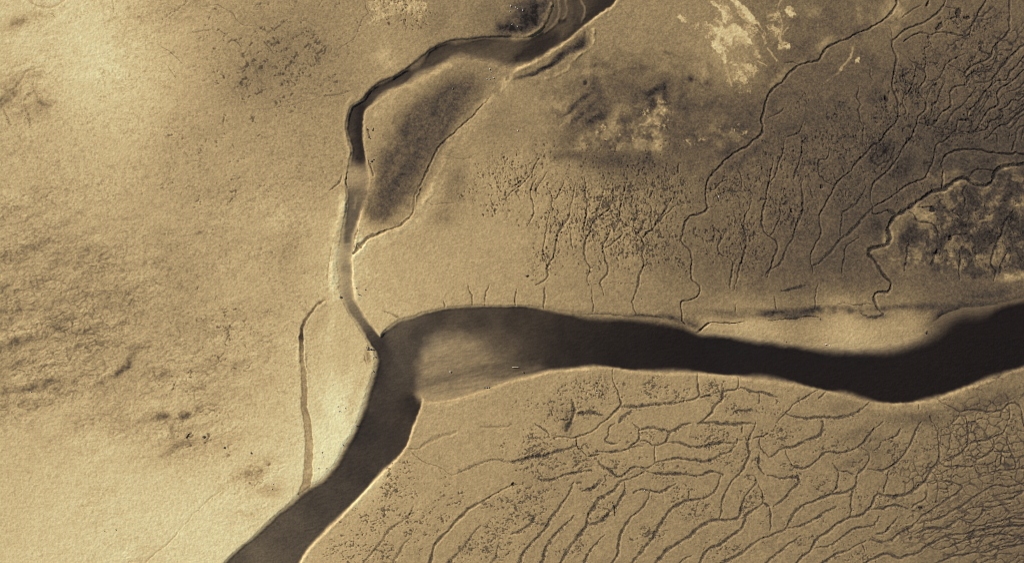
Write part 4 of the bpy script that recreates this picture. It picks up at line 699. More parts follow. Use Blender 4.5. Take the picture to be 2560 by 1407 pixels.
stroke(LEFT_CREEK, put, 22)
tone = lerp(tone, 124 - 72 * np.exp(-((Y - 836) / 30) ** 2) + 20 * sst(980, 1150, Y) - 24 * np.exp(-((Y - 790) / 30) ** 2) + 6 * N6 + 9 * N18, lc * .9)
z -= .12 * lc

# ---- grain of the mud and sand
stn = vn(X / 3.3, Y / 2.9, 4) * .8 + vn(X / 8, Y / 7, 2) * .45 + .35 * N18
stm = sst(1050, 700, X) * sst(-.5, .6, fbm(X / 90, Y / 70, 3, 5) + .25) * (1 - .75 * sst(1000, 1250, Y - .2 * (X - 400))) + .25
stip = sst(.1, .75, stn) * np.clip(stm, 0, 1)
tone *= 1 - .115 * stip
tone += 5 * np.clip(-stn, 0, .7) * np.clip(stm, 0, 1)
z -= .022 * stip
g4 = vn(X / 4.4, Y / 3.9, 1) * .8 + vn(X / 7.5, Y / 6.0, 6) * .45
tone += (4.5 + .03 * np.abs(tone - 215)) * g4
z += .02 * g4
tone += (5.5 + .05 * np.abs(tone - 215)) * N3 + 3.5 * N6 + 4.5 * N18
z += (.016 + .010 * np.clip(N18 + .3, 0, 1)) * vn(X / 4.0, Y / 3.4, 7) + .026 * vn(X / 2.5, Y / 2.3, 1) + .012 * vn(X / 10, Y / 8, 3)

# ---- river and channel beds
WL = -0.2
rv = np.maximum(fine(river_g, X + .9 * n9x + 1.6 * n30x, Y + .9 * n9y + 1.6 * n30y), -400)
ch = fine(chan_g, X + 1.2 * n9x + 2 * n30x, Y + 1.2 * n9y + 2 * n30y)
far = sst(0, 500, np.maximum(np.maximum(gx0 + 500 - X, X - gx1 + 500), np.maximum(gy0 + 300 - Y, Y - gy1 + 300)))
wet = np.maximum(rv, ch)
# how wide the shallow shelf is: broad on the sandbank side, a step on the outer bends
SHELF = [(1100, 775, 9), (1280, 768, 7), (1400, 785, 14), (1500, 800, 24), (1650, 815, 24), (1750, 835, 22), (1900, 850, 26), (2100, 880, 36), (2250, 870, 50), (2340, 830, 60), (2440, 790, 46), (2520, 762, 22),
         (2560, 921, 8), (2400, 975, 6), (2250, 1008, 4), (2050, 975, 6), (1800, 938, 6), (1550, 925, 6), (1400, 926, 9), (1250, 960, 10), (1120, 1000, 8), (1054, 1010, 4), (1020, 1110, 4), (900, 1240, 4), (760, 1390, 6),
         (940, 900, 14), (920, 970, 15), (900, 1035, 16), (850, 1140, 16), (800, 1200, 16), (760, 1230, 14), (680, 1300, 10), (600, 1370, 8), (955, 832, 6), (975, 815, 12), (1010, 798, 12), (890, 770, 6), (865, 760, 10), (900, 820, 10), (930, 870, 4),
         (850, 700, 16), (850, 640, 20), (858, 580, 8), (880, 690, 4), (884, 610, 10), (900, 540, 7), (920, 470, 10), (866, 480, 6), (912, 380, 4), (911, 310, 5), (870, 300, 7), (875, 380, 8),
         (925, 225, 3), (1000, 180, 3), (1090, 115, 3), (1200, 95, 6), (1300, 95, 12), (1380, 40, 12), (960, 242, 16), (1050, 195, 26), (1150, 148, 22), (1250, 170, 22), (1350, 142, 9), (1450, 75, 6), (1530, 15, 5)]
shelf = fine(idw(SHELF, GX, GY, 10.0, 3.0))
bedtone = np.clip(tone, 96, 168)
L = fine(deep_g, X + 7 * n30x, Y + 7 * n30y)
L = L + (2.6 * N18 + 1.8 * N6 + 3.2 * N3) * np.clip((L - 28) / 36, 0, 1.6)
L = L + 5.5 * fbm(X / 55, Y / 55, 4, 7) * np.clip((L - 30) / 30, 0, 1.4)
SHOAL = [(1042, 1000), (1036, 965), (1046, 915), (1060, 872), (1083, 848), (1120, 836), (1160, 838), (1200, 852), (1240, 872), (1300, 896), (1370, 918), (1345, 945), (1280, 965), (1190, 1000), (1115, 1015), (1066, 1015)]
sd = fine(sdf(SHOAL, GX, GY), X + 5 * n30x, Y + 5 * n30y)
us_, vs_ = rot(X, Y, -14)
Ls = 128 - 48 * sst(1150, 1345, X) - 20 * np.exp(-((vs_ - rot(1150, 940, -14)[1]) / 13) ** 2) + 5 * fbm(us_ / 60, vs_ / 12, 4, 2) + 6 * fbm(X / 30, Y / 24, 4, 5) + 24 * np.exp(-np.clip(rv, 0, 99) / 13) * sst(940, 970, Y + .12 * (X - 1100)) + 8 * fbm(us_ / 34, vs_ / 6, 3, 4)
L = lerp(L, np.maximum(L, Ls), sst(-16, 26, sd + 8 * N18))
# bars and swirls under the head of the north channel
for q, wd, lv in ((T(2, 0, [(390, -40), (385, 100), (330, 220), (230, 330), (110, 385), (-20, 400), (-160, 420)]), 7, 112), (T(2, 0, [(475, -40), (475, 100), (455, 210), (340, 320)]), 3.5, 118), (T(2, 0, [(545, -20), (560, 120), (520, 190)]), 3.5, 108), (T(2, 0, [(690, -20), (735, 90), (705, 220), (650, 300)]), 3.5, 112),
                  (T(2, 0, [(640, -20), (650, 90), (635, 170)]), 9, 60), (T(2, 0, [(430, 390), (300, 440), (180, 510), (60, 590)]), 11, 44), (T(2, 0, [(860, 100), (760, 200), (640, 310), (520, 420)]), 10, 50), (T(2, 0, [(1000, -20), (900, 70), (800, 150)]), 9, 46), (T(2, 0, [(480, 215), (530, 210)]), 5, 52),
                  (T(1, 0, [(1800, 500), (1650, 600), (1500, 720), (1350, 810), (1200, 900), (1120, 990)]), 11, 58), (T(1, 0, [(2500, 400), (2250, 420), (2000, 450), (1850, 500)]), 11, 60), (T(1, 0, [(1060, 1080), (1040, 1250), (1050, 1400)]), 10, 40), (T(1, 1, [(1050, 0), (1050, 100), (1040, 190)]), 11, 40), (T(1, 1, [(930, 520), (950, 640), (930, 800), (910, 1000)]), 6, 96), (T(1, 1, [(1090, 520), (1020, 700), (960, 860), (920, 1010)]), 5, 98), (T(1, 1, [(1000, 560), (985, 680)]), 4, 124)):
    def put(w, d, t):
        g = np.exp(-(d / wd) ** 2) * (1 - .3 * N18[w])
        L[w] = lerp(L[w], lv, np.clip(g, 0, 1) * .85)
    stroke(q, put, wd * 2.6)
# streaks washed over the drowned shoal
sh = np.exp(-(((X - 1190) / 150) ** 2 + ((Y - 915) / 62) ** 2) ** 1.5)
su, sv = rot(X, Y, -14)
L = L + sh * (3.5 * vn(su / 70, sv / 8, 3) + 3 * vn(su / 14, sv / 5, 5))
edge = sst(0, 1, np.clip(wet, 0, None) / np.maximum(shelf, 1))
Leff = np.minimum(lerp(bedtone, L, edge), bedtone)
depth = np.clip(np.log(lin(bedtone) / np.maximum(lin(Leff), 5e-4)) / 5.3, 0, 2.0) * (1 - far)
inw = sst(-1.0, .5, wet)
tone = np.where(wet > -2, lerp(tone, bedtone, inw), tone)
bw = np.clip(shelf * .5, 3.5, 22)
bank = sst(-bw, .25 * bw, wet) * (1 - far)
z = z * (1 - .75 * inw) + (WL - .015) * bank - depth
# ripples on the beds
z += inw * (.02 * vn(su / 9, sv / 3, 2))

for px, py, rx, ry, ang in POOLS:
    w = window(px - 30, px + 30, py - 30, py + 30)
    u, v = rot(WX[w] - px, WY[w] - py, ang)
    q = np.sqrt((u / rx) ** 2 + (v / ry) ** 2) * (1 + .2 * N6[w])
    g = 1 - sst(.75, 1.15, q)
    z[w] -= .32 * g
    tone[w] = lerp(tone[w], np.minimum(tone[w], 105), g)

tone = np.clip(tone, 26, 240)

# ------------------------------------------------------------------ materials
LIGHT = 1.17        # radiance of a flat surface of albedo 1 in this light
RAMP = [(26, (30, 26, 23)), (40, (46, 40, 35)), (60, (69, 60, 51)), (75, (87, 75, 60)), (90, (107, 90, 68)), (105, (123, 105, 76)), (120, (141, 120, 86)), (140, (164, 140, 99)),
        (160, (186, 160, 114)), (180, (203, 180, 130)), (200, (216, 200, 150)), (220, (228, 220, 170)), (240, (238, 236, 190))]


def nmat(name):
    m = bpy.data.materials.new(name)
    m.use_nodes = True
    nt = m.node_tree
    return m, nt, nt.nodes["Principled BSDF"]


def sediment_material():
    m, nt, b = nmat("tidal_sediment")
    at = nt.nodes.new("ShaderNodeAttribute"); at.attribute_name = "ground_tone"
    tc = nt.nodes.new("ShaderNodeTexCoord")
    nz = nt.nodes.new("ShaderNodeTexNoise"); nz.inputs["Scale"].default_value = 3.1; nz.inputs["Detail"].default_value = 5.0
    nt.links.new(tc.outputs["Object"], nz.inputs["Vector"])
    mr = nt.nodes.new("ShaderNodeMapRange")
    mr.inputs["From Min"].default_value = .3; mr.inputs["From Max"].default_value = .7
    mr.inputs["To Min"].default_value = -.022; mr.inputs["To Max"].default_value = .022
    nt.links.new(nz.outputs["Fac"], mr.inputs["Value"])
    ad = nt.nodes.new("ShaderNodeMath"); ad.operation = 'ADD'
    nt.links.new(at.outputs["Fac"], ad.inputs[0]); nt.links.new(mr.outputs[0], ad.inputs[1])
    rp = nt.nodes.new("ShaderNodeValToRGB")
    el = rp.color_ramp.elements
    while len(el) < len(RAMP):
        el.new(.5)
    for e, (p, c) in zip(el, RAMP):
        e.position = p / 255.0
        l = lin(c) / LIGHT
        e.color = (float(l[0]), float(l[1]), float(l[2]), 1)
    nt.links.new(ad.outputs[0], rp.inputs[0])
    nt.links.new(rp.outputs[0], b.inputs["Base Color"])
    b.inputs["Roughness"].default_value = .92
    b.inputs["Specular IOR Level"].default_value = .12
    bp = nt.nodes.new("ShaderNodeBump"); bp.inputs["Strength"].default_value = .25; bp.inputs["Distance"].default_value = .05
    n2 = nt.nodes.new("ShaderNodeTexNoise"); n2.inputs["Scale"].default_value = 2.3; n2.inputs["Detail"].default_value = 6.0
    nt.links.new(tc.outputs["Object"], n2.inputs["Vector"])
    nt.links.new(n2.outputs["Fac"], bp.inputs["Height"]); nt.links.new(bp.outputs[0], b.inputs["Normal"])
    return m


def water_material():
    m, nt, b = nmat("turbid_water")
    nt.nodes.remove(b)
    out = nt.nodes["Material Output"]
    tr = nt.nodes.new("ShaderNodeBsdfTransparent")
    gl = nt.nodes.new("ShaderNodeBsdfGlossy"); gl.inputs["Roughness"].default_value = .12
    fr = nt.nodes.new("ShaderNodeFresnel"); fr.inputs["IOR"].default_value = 1.33
    mx = nt.nodes.new("ShaderNodeMixShader")
    tc = nt.nodes.new("ShaderNodeTexCoord")
    nz = nt.nodes.new("ShaderNodeTexNoise"); nz.inputs["Scale"].default_value = 1.1; nz.inputs["Detail"].default_value = 3.0
    bp = nt.nodes.new("ShaderNodeBump"); bp.inputs["Strength"].default_value = .5; bp.inputs["Distance"].default_value = .06
    nt.links.new(tc.outputs["Object"], nz.inputs["Vector"]); nt.links.new(nz.outputs["Fac"], bp.inputs["Height"])
    nt.links.new(bp.outputs[0], gl.inputs["Normal"])
    ge = nt.nodes.new("ShaderNodeNewGeometry")
    om = nt.nodes.new("ShaderNodeMath"); om.operation = 'SUBTRACT'; om.inputs[0].default_value = 1.0
    ml = nt.nodes.new("ShaderNodeMath"); ml.operation = 'MULTIPLY'
    nt.links.new(ge.outputs["Backfacing"], om.inputs[1])
    nt.links.new(fr.outputs[0], ml.inputs[0]); nt.links.new(om.outputs[0], ml.inputs[1])
    nt.links.new(ml.outputs[0], mx.inputs[0]); nt.links.new(tr.outputs[0], mx.inputs[1]); nt.links.new(gl.outputs[0], mx.inputs[2])
    nt.links.new(mx.outputs[0], out.inputs["Surface"])
    va = nt.nodes.new("ShaderNodeVolumeAbsorption")
    va.inputs["Density"].default_value = 2.0
    va.inputs["Color"].default_value = (.05, .065, .225, 1)
    nt.links.new(va.outputs[0], out.inputs["Volume"])

    return m


M_SED = sediment_material()
M_WAT = water_material()


def tag(o, label=None, cat=None, group=None, kind=None):
    if label: o["label"] = label
    if cat: o["category"] = cat
    if group: o["group"] = group
    if kind: o["kind"] = kind
    return o


# ------------------------------------------------------------------ ground meshes (one continuous surface, split along the shores of the sandbanks)
VX = ((X - CX) * S).astype(f32); VY = ((CY - Y) * S).astype(f32)
co = np.stack([VX, VY, z.astype(f32)], -1).reshape(-1, 3)
tone_v = (tone / 255.0).astype(f32).reshape(-1)
ii = np.arange(NX * NY, dtype=np.int32).reshape(NY, NX)
quads = np.stack([ii[:-1, :-1], ii[1:, :-1], ii[1:, 1:], ii[:-1, 1:]], -1)
fcx = (X[:-1, :-1] + X[1:, 1:]) / 2; fcy = (Y[:-1, :-1] + Y[1:, 1:]) / 2
region = np.zeros(fcx.shape, np.int8)
for k, poly in enumerate([ISLAND, EAST_BAR, SPIT], 1):
    p = np.array(poly)
    x0, y0 = p.min(0) - 5; x1, y1 = p.max(0) + 5
    w = (slice(np.searchsorted(ys, y0), np.searchsorted(ys, y1)), slice(np.searchsorted(xs, x0), np.searchsorted(xs, x1)))
    region[w][sdf(poly, fcx[w], fcy[w], 10.0) > 0] = k


def sheet(name, faces):
    faces = faces.reshape(-1, 4)
    used = np.unique(faces)
    remap = np.zeros(NX * NY, np.int32); remap[used] = np.arange(len(used), dtype=np.int32)
    f = remap[faces]
    me = bpy.data.meshes.new(name)
    me.vertices.add(len(used)); me.loops.add(f.size); me.polygons.add(len(f))
    me.vertices.foreach_set("co", co[used].ravel())
    me.loops.foreach_set("vertex_index", f.ravel())
    me.polygons.foreach_set("loop_start", np.arange(0, f.size, 4, dtype=np.int32))
    me.polygons.foreach_set("use_smooth", np.ones(len(f), bool))
    a = me.attributes.new("ground_tone", 'FLOAT', 'POINT')
    a.data.foreach_set("value", tone_v[used])
    me.update(calc_edges=True)
    me.materials.append(M_SED)
    o = bpy.data.objects.new(name, me)
    COL.objects.link(o)
    return o


g = tag(sheet("ground", quads[region == 0]), "tan tidal mudflat cut by winding drainage creeks", kind="structure")
tag(sheet("sandbank", quads[region == 1]), "teardrop sandbank with a dark muddy middle beside the upper channel", kind="structure")
tag(sheet("sandbank", quads[region == 2]), "smooth pale sandbank along the upper shore of the dark river", kind="structure")
tag(sheet("sandbank", quads[region == 3]), "bright sand spit between the narrow brown creek and the river", kind="structure")


# ------------------------------------------------------------------ water bodies: closed volumes lying in their beds
def water_body(name, mask, bottom, label):
    """mask on the survey grid cells"""
    ny, nx = mask.shape
    ids = {}
    verts, faces = [], []

    def vid(j, i, top):
        k = (j, i, top)
        if k not in ids:
            ids[k] = len(verts)
            verts.append(((gxs[i] - CX) * S, (CY - gys[j]) * S, WL if top else bottom))
        return ids[k]
    js, is_ = np.nonzero(mask)
    for j, i in zip(js.tolist(), is_.tolist()):
        faces.append([vid(j, i, 1), vid(j + 1, i, 1), vid(j + 1, i + 1, 1), vid(j, i + 1, 1)])
        faces.append([vid(j, i, 0), vid(j, i + 1, 0), vid(j + 1, i + 1, 0), vid(j + 1, i, 0)])
        for (dj, di, a, b) in ((-1, 0, (j, i + 1), (j, i)), (1, 0, (j + 1, i), (j + 1, i + 1)), (0, -1, (j, i), (j + 1, i)), (0, 1, (j + 1, i + 1), (j, i + 1))):
            jj, i2 = j + dj, i + di
            if not (0 <= jj < ny and 0 <= i2 < nx and mask[jj, i2]):
                faces.append([vid(*a, 1), vid(*b, 1), vid(*b, 0), vid(*a, 0)][::-1])
    me = bpy.data.meshes.new(name)
    me.from_pydata(verts, [], faces)
    me.materials.append(M_WAT)
    o = bpy.data.objects.new(name, me)
    COL.objects.link(o)
    return tag(o, label, kind="structure")


cell = lambda f: np.maximum(np.maximum(f[:-1, :-1], f[1:, 1:]), np.maximum(f[:-1, 1:], f[1:, :-1]))
rc, cc = cell(river_g), cell(chan_g)
rm = rc > -11
water_body("river", rm, -4.6, "wide dark river bending across the mudflat")
water_body("channel_water", (cc > -11) & ~rm, -4.6, "shallow brown water of the channel flowing down to the river")
PC = np.zeros(rc.shape, bool)
for px, py, rx, ry, ang in POOLS:
    m = ((GX[:-1, :-1] - px + 2.5) ** 2 + (GY[:-1, :-1] - py + 2.5) ** 2) < (max(rx, ry) + 6) ** 2
    water_body("pool", m & ~rm, -2.0, None)


# ------------------------------------------------------------------ things on the flats
def ground_z(px, py):
    i = int(np.clip(np.searchsorted(xs, px), 1, NX - 1)); j = int(np.clip(np.searchsorted(ys, py), 1, NY - 1))
    return float(max(z[j - 1:j + 1, i - 1:i + 1].max(), WL if wet[j, i] > 2 else -9))


def at(px, py):
    return ((px - CX) * S, (CY - py) * S)


def plain(name, col, rough=.8, var=.25, scale=14.0):
    m, nt, b = nmat(name)
    tc = nt.nodes.new("ShaderNodeTexCoord")
    nz = nt.nodes.new("ShaderNodeTexNoise"); nz.inputs["Scale"].default_value = scale; nz.inputs["Detail"].default_value = 4
    nt.links.new(tc.outputs["Object"], nz.inputs["Vector"])
    rp = nt.nodes.new("ShaderNodeValToRGB")
    rp.color_ramp.elements[0].position = .3; rp.color_ramp.elements[1].position = .7
    rp.color_ramp.elements[0].color = tuple(c * (1 - var) for c in col) + (1,)
    rp.color_ramp.elements[1].color = tuple(min(1, c * (1 + var)) for c in col) + (1,)
    nt.links.new(nz.outputs["Fac"], rp.inputs[0]); nt.links.new(rp.outputs[0], b.inputs["Base Color"])
    b.inputs["Roughness"].default_value = rough
    b.inputs["Specular IOR Level"].default_value = .25
    return m


M_WHITE = plain("white_feathers", (.82, .80, .74), .7, .04)
M_GREY = plain("grey_feathers", (.55, .55, .54), .7, .06)
M_BILL = plain("yellow_bill", (.55, .36, .08), .5, .1)
M_WOOD = plain("wet_driftwood", (.055, .043, .032), .75, .4, 6)
M_PALEWOOD = plain("bleached_driftwood", (.5, .43, .31), .8, .2, 6)
M_STONE = plain("dark_wet_stone", (.15, .125, .095), .7, .35, 5)
M_WEED = plain("dark_seaweed", (.10, .085, .062), .8, .5, 3)


def link(name, verts, faces, mats, parent=None, midx=None, smooth=True):
    me = bpy.data.meshes.new(name)
    me.from_pydata(verts, [], faces)
    for m in mats:
        me.materials.append(m)
    if midx is not None:
        me.polygons.foreach_set("material_index", midx)
    me.polygons.foreach_set("use_smooth", [smooth] * len(me.polygons))
    me.update()
    o = bpy.data.objects.new(name, me)
    COL.objects.link(o)
    if parent:
        o.parent = parent
    return o


def loft(rings, n=10):
    """rings: (centre xyz, half width, half height, direction angle up) along an axis -> closed tube"""
    V, F = [], []
    for (cx, cy, cz), a, b in rings:
        for k in range(n):
            t = 2 * math.pi * k / n
            V.append((cx, cy + a * math.cos(t), cz + b * math.sin(t)))
    for i in range(len(rings) - 1):
        for k in range(n):
            k2 = (k + 1) % n
            F.append((i * n + k, i * n + k2, (i + 1) * n + k2, (i + 1) * n + k))
    F.append(tuple(range(n))[::-1]); F.append(tuple(range((len(rings) - 1) * n, len(rings) * n)))
    return V, F


def gull_mesh(pose):
    """a standing (0) or sitting (1) gull: one continuous body from tail to bill, folded wings hugging it"""
    h = .17 if pose == 0 else .075
    hx = .02 if pose == 0 else -.02
    rings = [((-.25, 0, h + .02), .018, .008), ((-.19, 0, h + .012), .042, .018), ((-.12, 0, h), .066, .046), ((-.03, 0, h - .004), .085, .068), ((.06, 0, h), .083, .072),
             ((.12, 0, h + .018), .066, .062), ((.155 + hx, 0, h + .055), .044, .046), ((.165 + hx, 0, h + .095), .038, .036), ((.185 + hx, 0, h + .125), .042, .038), ((.215 + hx, 0, h + .13), .034, .03),
             ((.235 + hx, 0, h + .126), .014, .014), ((.262 + hx, 0, h + .12), .009, .009), ((.285 + hx, 0, h + .112), .003, .003)]
    V, F = loft(rings, 12)
    mi = [0] * len(F)
    for q in range(10 * 12, 12 * 12):
        mi[q] = 2
    for q in range(12, 12 * 5):                       # the grey mantle over the back
        k = q % 12
        if 1 <= k <= 4:
            mi[q] = 1
    for sgn in (-1, 1):                               # folded wing
        b = len(V)
        W, G = loft([((-.28, sgn * .012, h + .03), .006, .004), ((-.2, sgn * .045, h + .034), .016, .014), ((-.1, sgn * .07, h + .03), .026, .034), ((0, sgn * .082, h + .02), .026, .042), ((.07, sgn * .08, h + .016), .018, .036), ((.105, sgn * .066, h + .014), .006, .016)], 8)
        V += W; F += [tuple(b + i for i in f) for f in G]; mi += [1] * len(G)
        if pose == 0:                                 # leg
            b = len(V)
            L, G = [], []
            for k in range(6):
                t = math.pi * k / 3
                for zz, rr in ((h - .05, .008), (0.0, .006)):
                    L.append((.03 + rr * math.cos(t), sgn * .03 + rr * math.sin(t), zz))
            for k in range(6):
                k2 = (k + 1) % 6
                G.append((2 * k, 2 * k + 1, 2 * k2 + 1, 2 * k2))
            nb = len(L)
            L += [(.02, sgn * .03, .012), (.085, sgn * .03 - .03, .004), (.095, sgn * .03, .004), (.085, sgn * .03 + .03, .004)]
            G += [(nb, nb + 1, nb + 2), (nb, nb + 2, nb + 3)]
            V += L; F += [tuple(b + i for i in f) for f in G]; mi += [2] * len(G)
    return V, F, mi


GULLS = [
    (844, 1015, 80, 1, 1.0, "white gull resting on the bright sand spit, higher of a close pair"),
    (847, 1026, 5, 0, 1.2, "white gull standing broadside on the bright sand spit, lower of a close pair"),
    (863, 1019, 95, 1, .8, "small pale gull just beside the close pair on the sand spit"),
    (888, 1061, 60, 0, 1.05, "white gull at the very edge of the dark river beside the sand spit"),
    (935, 889, 120, 0, 1.1, "white gull on the point of sand below the dark stones where two channels meet"),
    (931, 926, 95, 1, 1.0, "white gull on the river brink a little below the point of sand"),
    (832, 960, 30, 1, .8, "white gull alone in the middle of the upper sand spit"),
    (855, 1110, 100, 0, 1.0, "white gull near the river brink on the lower sand spit"),
    (804, 1129, 70, 0, 1.0, "white gull in the middle of the lower sand spit, above another"),
    (808, 1140, 40, 1, .85, "smaller pale gull right below another in the middle of the lower sand spit"),
    (795, 1169, 90, 0, 1.0, "white gull at the tip of the sand spit, nearer the brown creek"),
    (815, 1169, 85, 0, 1.0, "white gull at the tip of the sand spit, nearer the dark river"),
    (683, 1208, 45, 1, .9, "white gull on bare sand left of the mouth of the brown creek"),
    (680, 1221, 80, 1, .85, "pale gull on a dark patch left of the mouth of the brown creek"),
    (1125, 928, 60, 0, 1.1, "white gull standing in the shallows of the drowned shoal"),
    (1796, 492, 75, 0, 1.0, "lone white gull on the dark mud right of the long winding creek"),
    (1294, 327, 65, 1, .95, "white gull alone on the flat below the sandy ridge"),
    (1492, 980, 20, 1, .9, "white gull among dark specks on the flat below the river"),
    (1611, 1225, 50, 0, 1.0, "white gull among the weedy creeks of the lower flats"),
    (1224, 173, 60, 0, 1.05, "white gull at the top of a loose flock on the teardrop sandbank"),
    (1228, 180, 90, 1, .8, "small pale gull in the middle of the loose flock on the teardrop sandbank"),
    (1233, 195, 150, 0, 1.05, "white gull at the right end of the loose flock on the teardrop sandbank"),
    (1217, 198, 140, 1, .9, "pale gull at the left end of the loose flock on the teardrop sandbank"),
    (1224, 199, 10, 1, .9, "pale gull between two others at the bottom of the loose flock"),
    (1276, 16, 85, 0, .95, "white gull at the top of the flock on the black mud near the channel head"),
    (1289, 19, 120, 1, .9, "pale gull in the flock on the black mud, left of a touching pair"),
    (1293, 22, 120, 1, .8, "pale gull in the flock on the black mud, right of a touching pair"),
    (1275, 29, 70, 1, .9, "white gull at the left edge of the black mud near the channel head"),
    (1307, 27, 85, 0, .95, "white gull alone in the middle of the black mud near the channel head"),
    (1280, 62, 30, 1, .8, "pale gull near the lower rim of the black mud, left of another"),
    (1293, 67, 100, 0, .95, "white gull on the lower rim of the black mud near the channel head"),
    (2064, 860, 20, 0, 1.0, "white gull at the water's edge of the smooth pale sandbank"),
    (2075, 863, 60, 1, .8, "smaller pale gull beside another at the edge of the smooth pale sandbank"),
    (77, 979, 20, 1, 1.0, "white gull alone on the rippled sand far from the channels"),
]
gm = {}
for pose in (0, 1):
    V, F, mi = gull_mesh(pose)
    gm[pose] = link("gull", V, F, [M_WHITE, M_GREY, M_BILL], None, mi)
first = {0: True, 1: True}
for px, py, ang, pose, sc_, lab in GULLS:
    o = gm[pose]
    if not first[pose]:
        o = o.copy()
        COL.objects.link(o)
    first[pose] = False
    x, y = at(px, py)
    o.location = (x, y, ground_z(px, py))
    o.rotation_euler = (0, 0, math.radians(ang))
    o.scale = (sc_ * .98,) * 3
    tag(o, lab, "bird", "gulls resting on the flats")


def stone(px, py, r, lab, flat=.7, group=None, name="stone", mat=None, seed=0):
    import bmesh
    r *= .85
    bm = bmesh.new()
    bmesh.ops.create_icosphere(bm, subdivisions=3, radius=1.0)
    rr = random.Random(seed + int(px * 7 + py))
    fr = [(rr.uniform(-1, 1), rr.uniform(-1, 1), rr.uniform(-1, 1), rr.uniform(1.2, 3.2), rr.uniform(0, 6)) for _ in range(7)]
    ax = (rr.uniform(.8, 1.25), rr.uniform(.65, 1.0), flat)
    for v in bm.verts:
        d = 1 + sum(.075 * math.sin(f[3] * (v.co.x * f[0] + v.co.y * f[1] + v.co.z * f[2]) * 2 + f[4]) for f in fr)
        v.co = (v.co.x * d * r * ax[0], v.co.y * d * r * ax[1], v.co.z * d * r * ax[2])
    me = bpy.data.meshes.new(name)
    bm.to_mesh(me); bm.free()
    me.materials.append(mat or M_STONE)
    me.polygons.foreach_set("use_smooth", [True] * len(me.polygons))
    o = bpy.data.objects.new(name, me)
    COL.objects.link(o)
    x, y = at(px, py)
    o.location = (x, y, ground_z(px, py) + r * flat * .35)
    o.rotation_euler = (0, 0, rr.uniform(0, 6.28))
    return tag(o, lab, "stone", group)


JST = "dark stones at the meeting of two channels"
for px, py, r, lab in [
    (919, 863, .16, "topmost small dark stone of the heap where the narrow channel joins the river"),
    (916, 868, .18, "leftmost dark stone of the heap where the narrow channel joins the river"),
    (921, 868, .26, "large dark stone in the middle of the heap at the channel junction"),
    (919.5, 872.5, .28, "large dark stone at the inner end of the row at the channel junction"),
    (924, 872, .26, "second dark stone in the row running out into the channel junction"),
    (928, 872.5, .28, "third dark stone in the row running out into the channel junction"),
    (931.5, 873, .26, "outermost dark stone of the row, touching the water at the junction")]:
    stone(px, py, r, lab, .7, JST)
for px, py, r, lab in [
    (561, 1118, .34, "dark stone on pale sand below the diagonal driftwood log"),
    (628, 1131, .26, "small dark stone alone on smooth bright sand left of the brown creek"),
    (509, 1091, .42, "broad flat dark stone right of the diagonal driftwood log"),
    (891, 720, .18, "small dark stone on pale sand right of the narrow channel, left of another"),
    (914, 724, .22, "dark stone on pale sand right of the narrow channel, above a short stick"),
    (851, 742, .26, "dark stone on the left brink of the narrow channel"),
    (918, 323, .26, "upright looking dark stone on sand beside the black pool of the channel"),
    (921, 343, .22, "dark stone below two others beside the black pool of the channel"),
    (925, 346, .20, "second dark stone below two others beside the black pool of the channel"),
    (929, 403, .34, "largest dark stone in a cluster on the right bank of the channel"),
    (934, 399, .24, "dark stone right of the largest in the cluster on the channel bank"),
    (926, 410, .22, "small dark stone below the largest in the cluster on the channel bank"),
    (1211, 968, .24, "left stone of three in a row on the shore of the drowned shoal"),
    (1217, 969, .26, "middle stone of three in a row on the shore of the drowned shoal"),
    (1223, 968, .26, "right stone of three in a row on the shore of the drowned shoal"),
    (1308, 930, .26, "dark stone at the shallow right end of the drowned shoal"),
    (1966, 854, .26, "small dark stone on the lower edge of the smooth pale sandbank"),
    (2049, 796, .30, "dark stone at the weedy upper edge of the smooth pale sandbank"),
    (1603, 746, .20, "tiny dark stone on the mud right of a thin creek above the river"),
    (1132, 222, .26, "small dark stone near the top of the muddy middle of the sandbank"),
    (290, 1323, .22, "small dark stone alone on bright sand near the bottom of the view"),
    (262, 1327, .15, "tiny dark stone left of another on bright sand near the bottom of the view")]:
    stone(px, py, r, lab, .6)


def tube(points, radii, n=8):
    V, F = [], []
    for i, (p, r_) in enumerate(zip(points, radii)):
        a = np.array(points[max(0, i - 1)]); b = np.array(points[min(len(points) - 1, i + 1)])
        t = (b - a) / (np.linalg.norm(b - a) + 1e-9)
        u = np.cross(t, (0, 0, 1.0)); u /= np.linalg.norm(u) + 1e-9
        w = np.cross(u, t)
        for k in range(n):
            g = 2 * math.pi * k / n
            V.append(tuple(np.array(p) + r_ * (math.cos(g) * u + math.sin(g) * w)))
    for i in range(len(points) - 1):
        for k in range(n):
            k2 = (k + 1) % n
            F.append((i * n + k, i * n + k2, (i + 1) * n + k2, (i + 1) * n + k))
    F.append(tuple(range(n))[::-1]); F.append(tuple(range((len(points) - 1) * n, len(points) * n)))
    return V, F


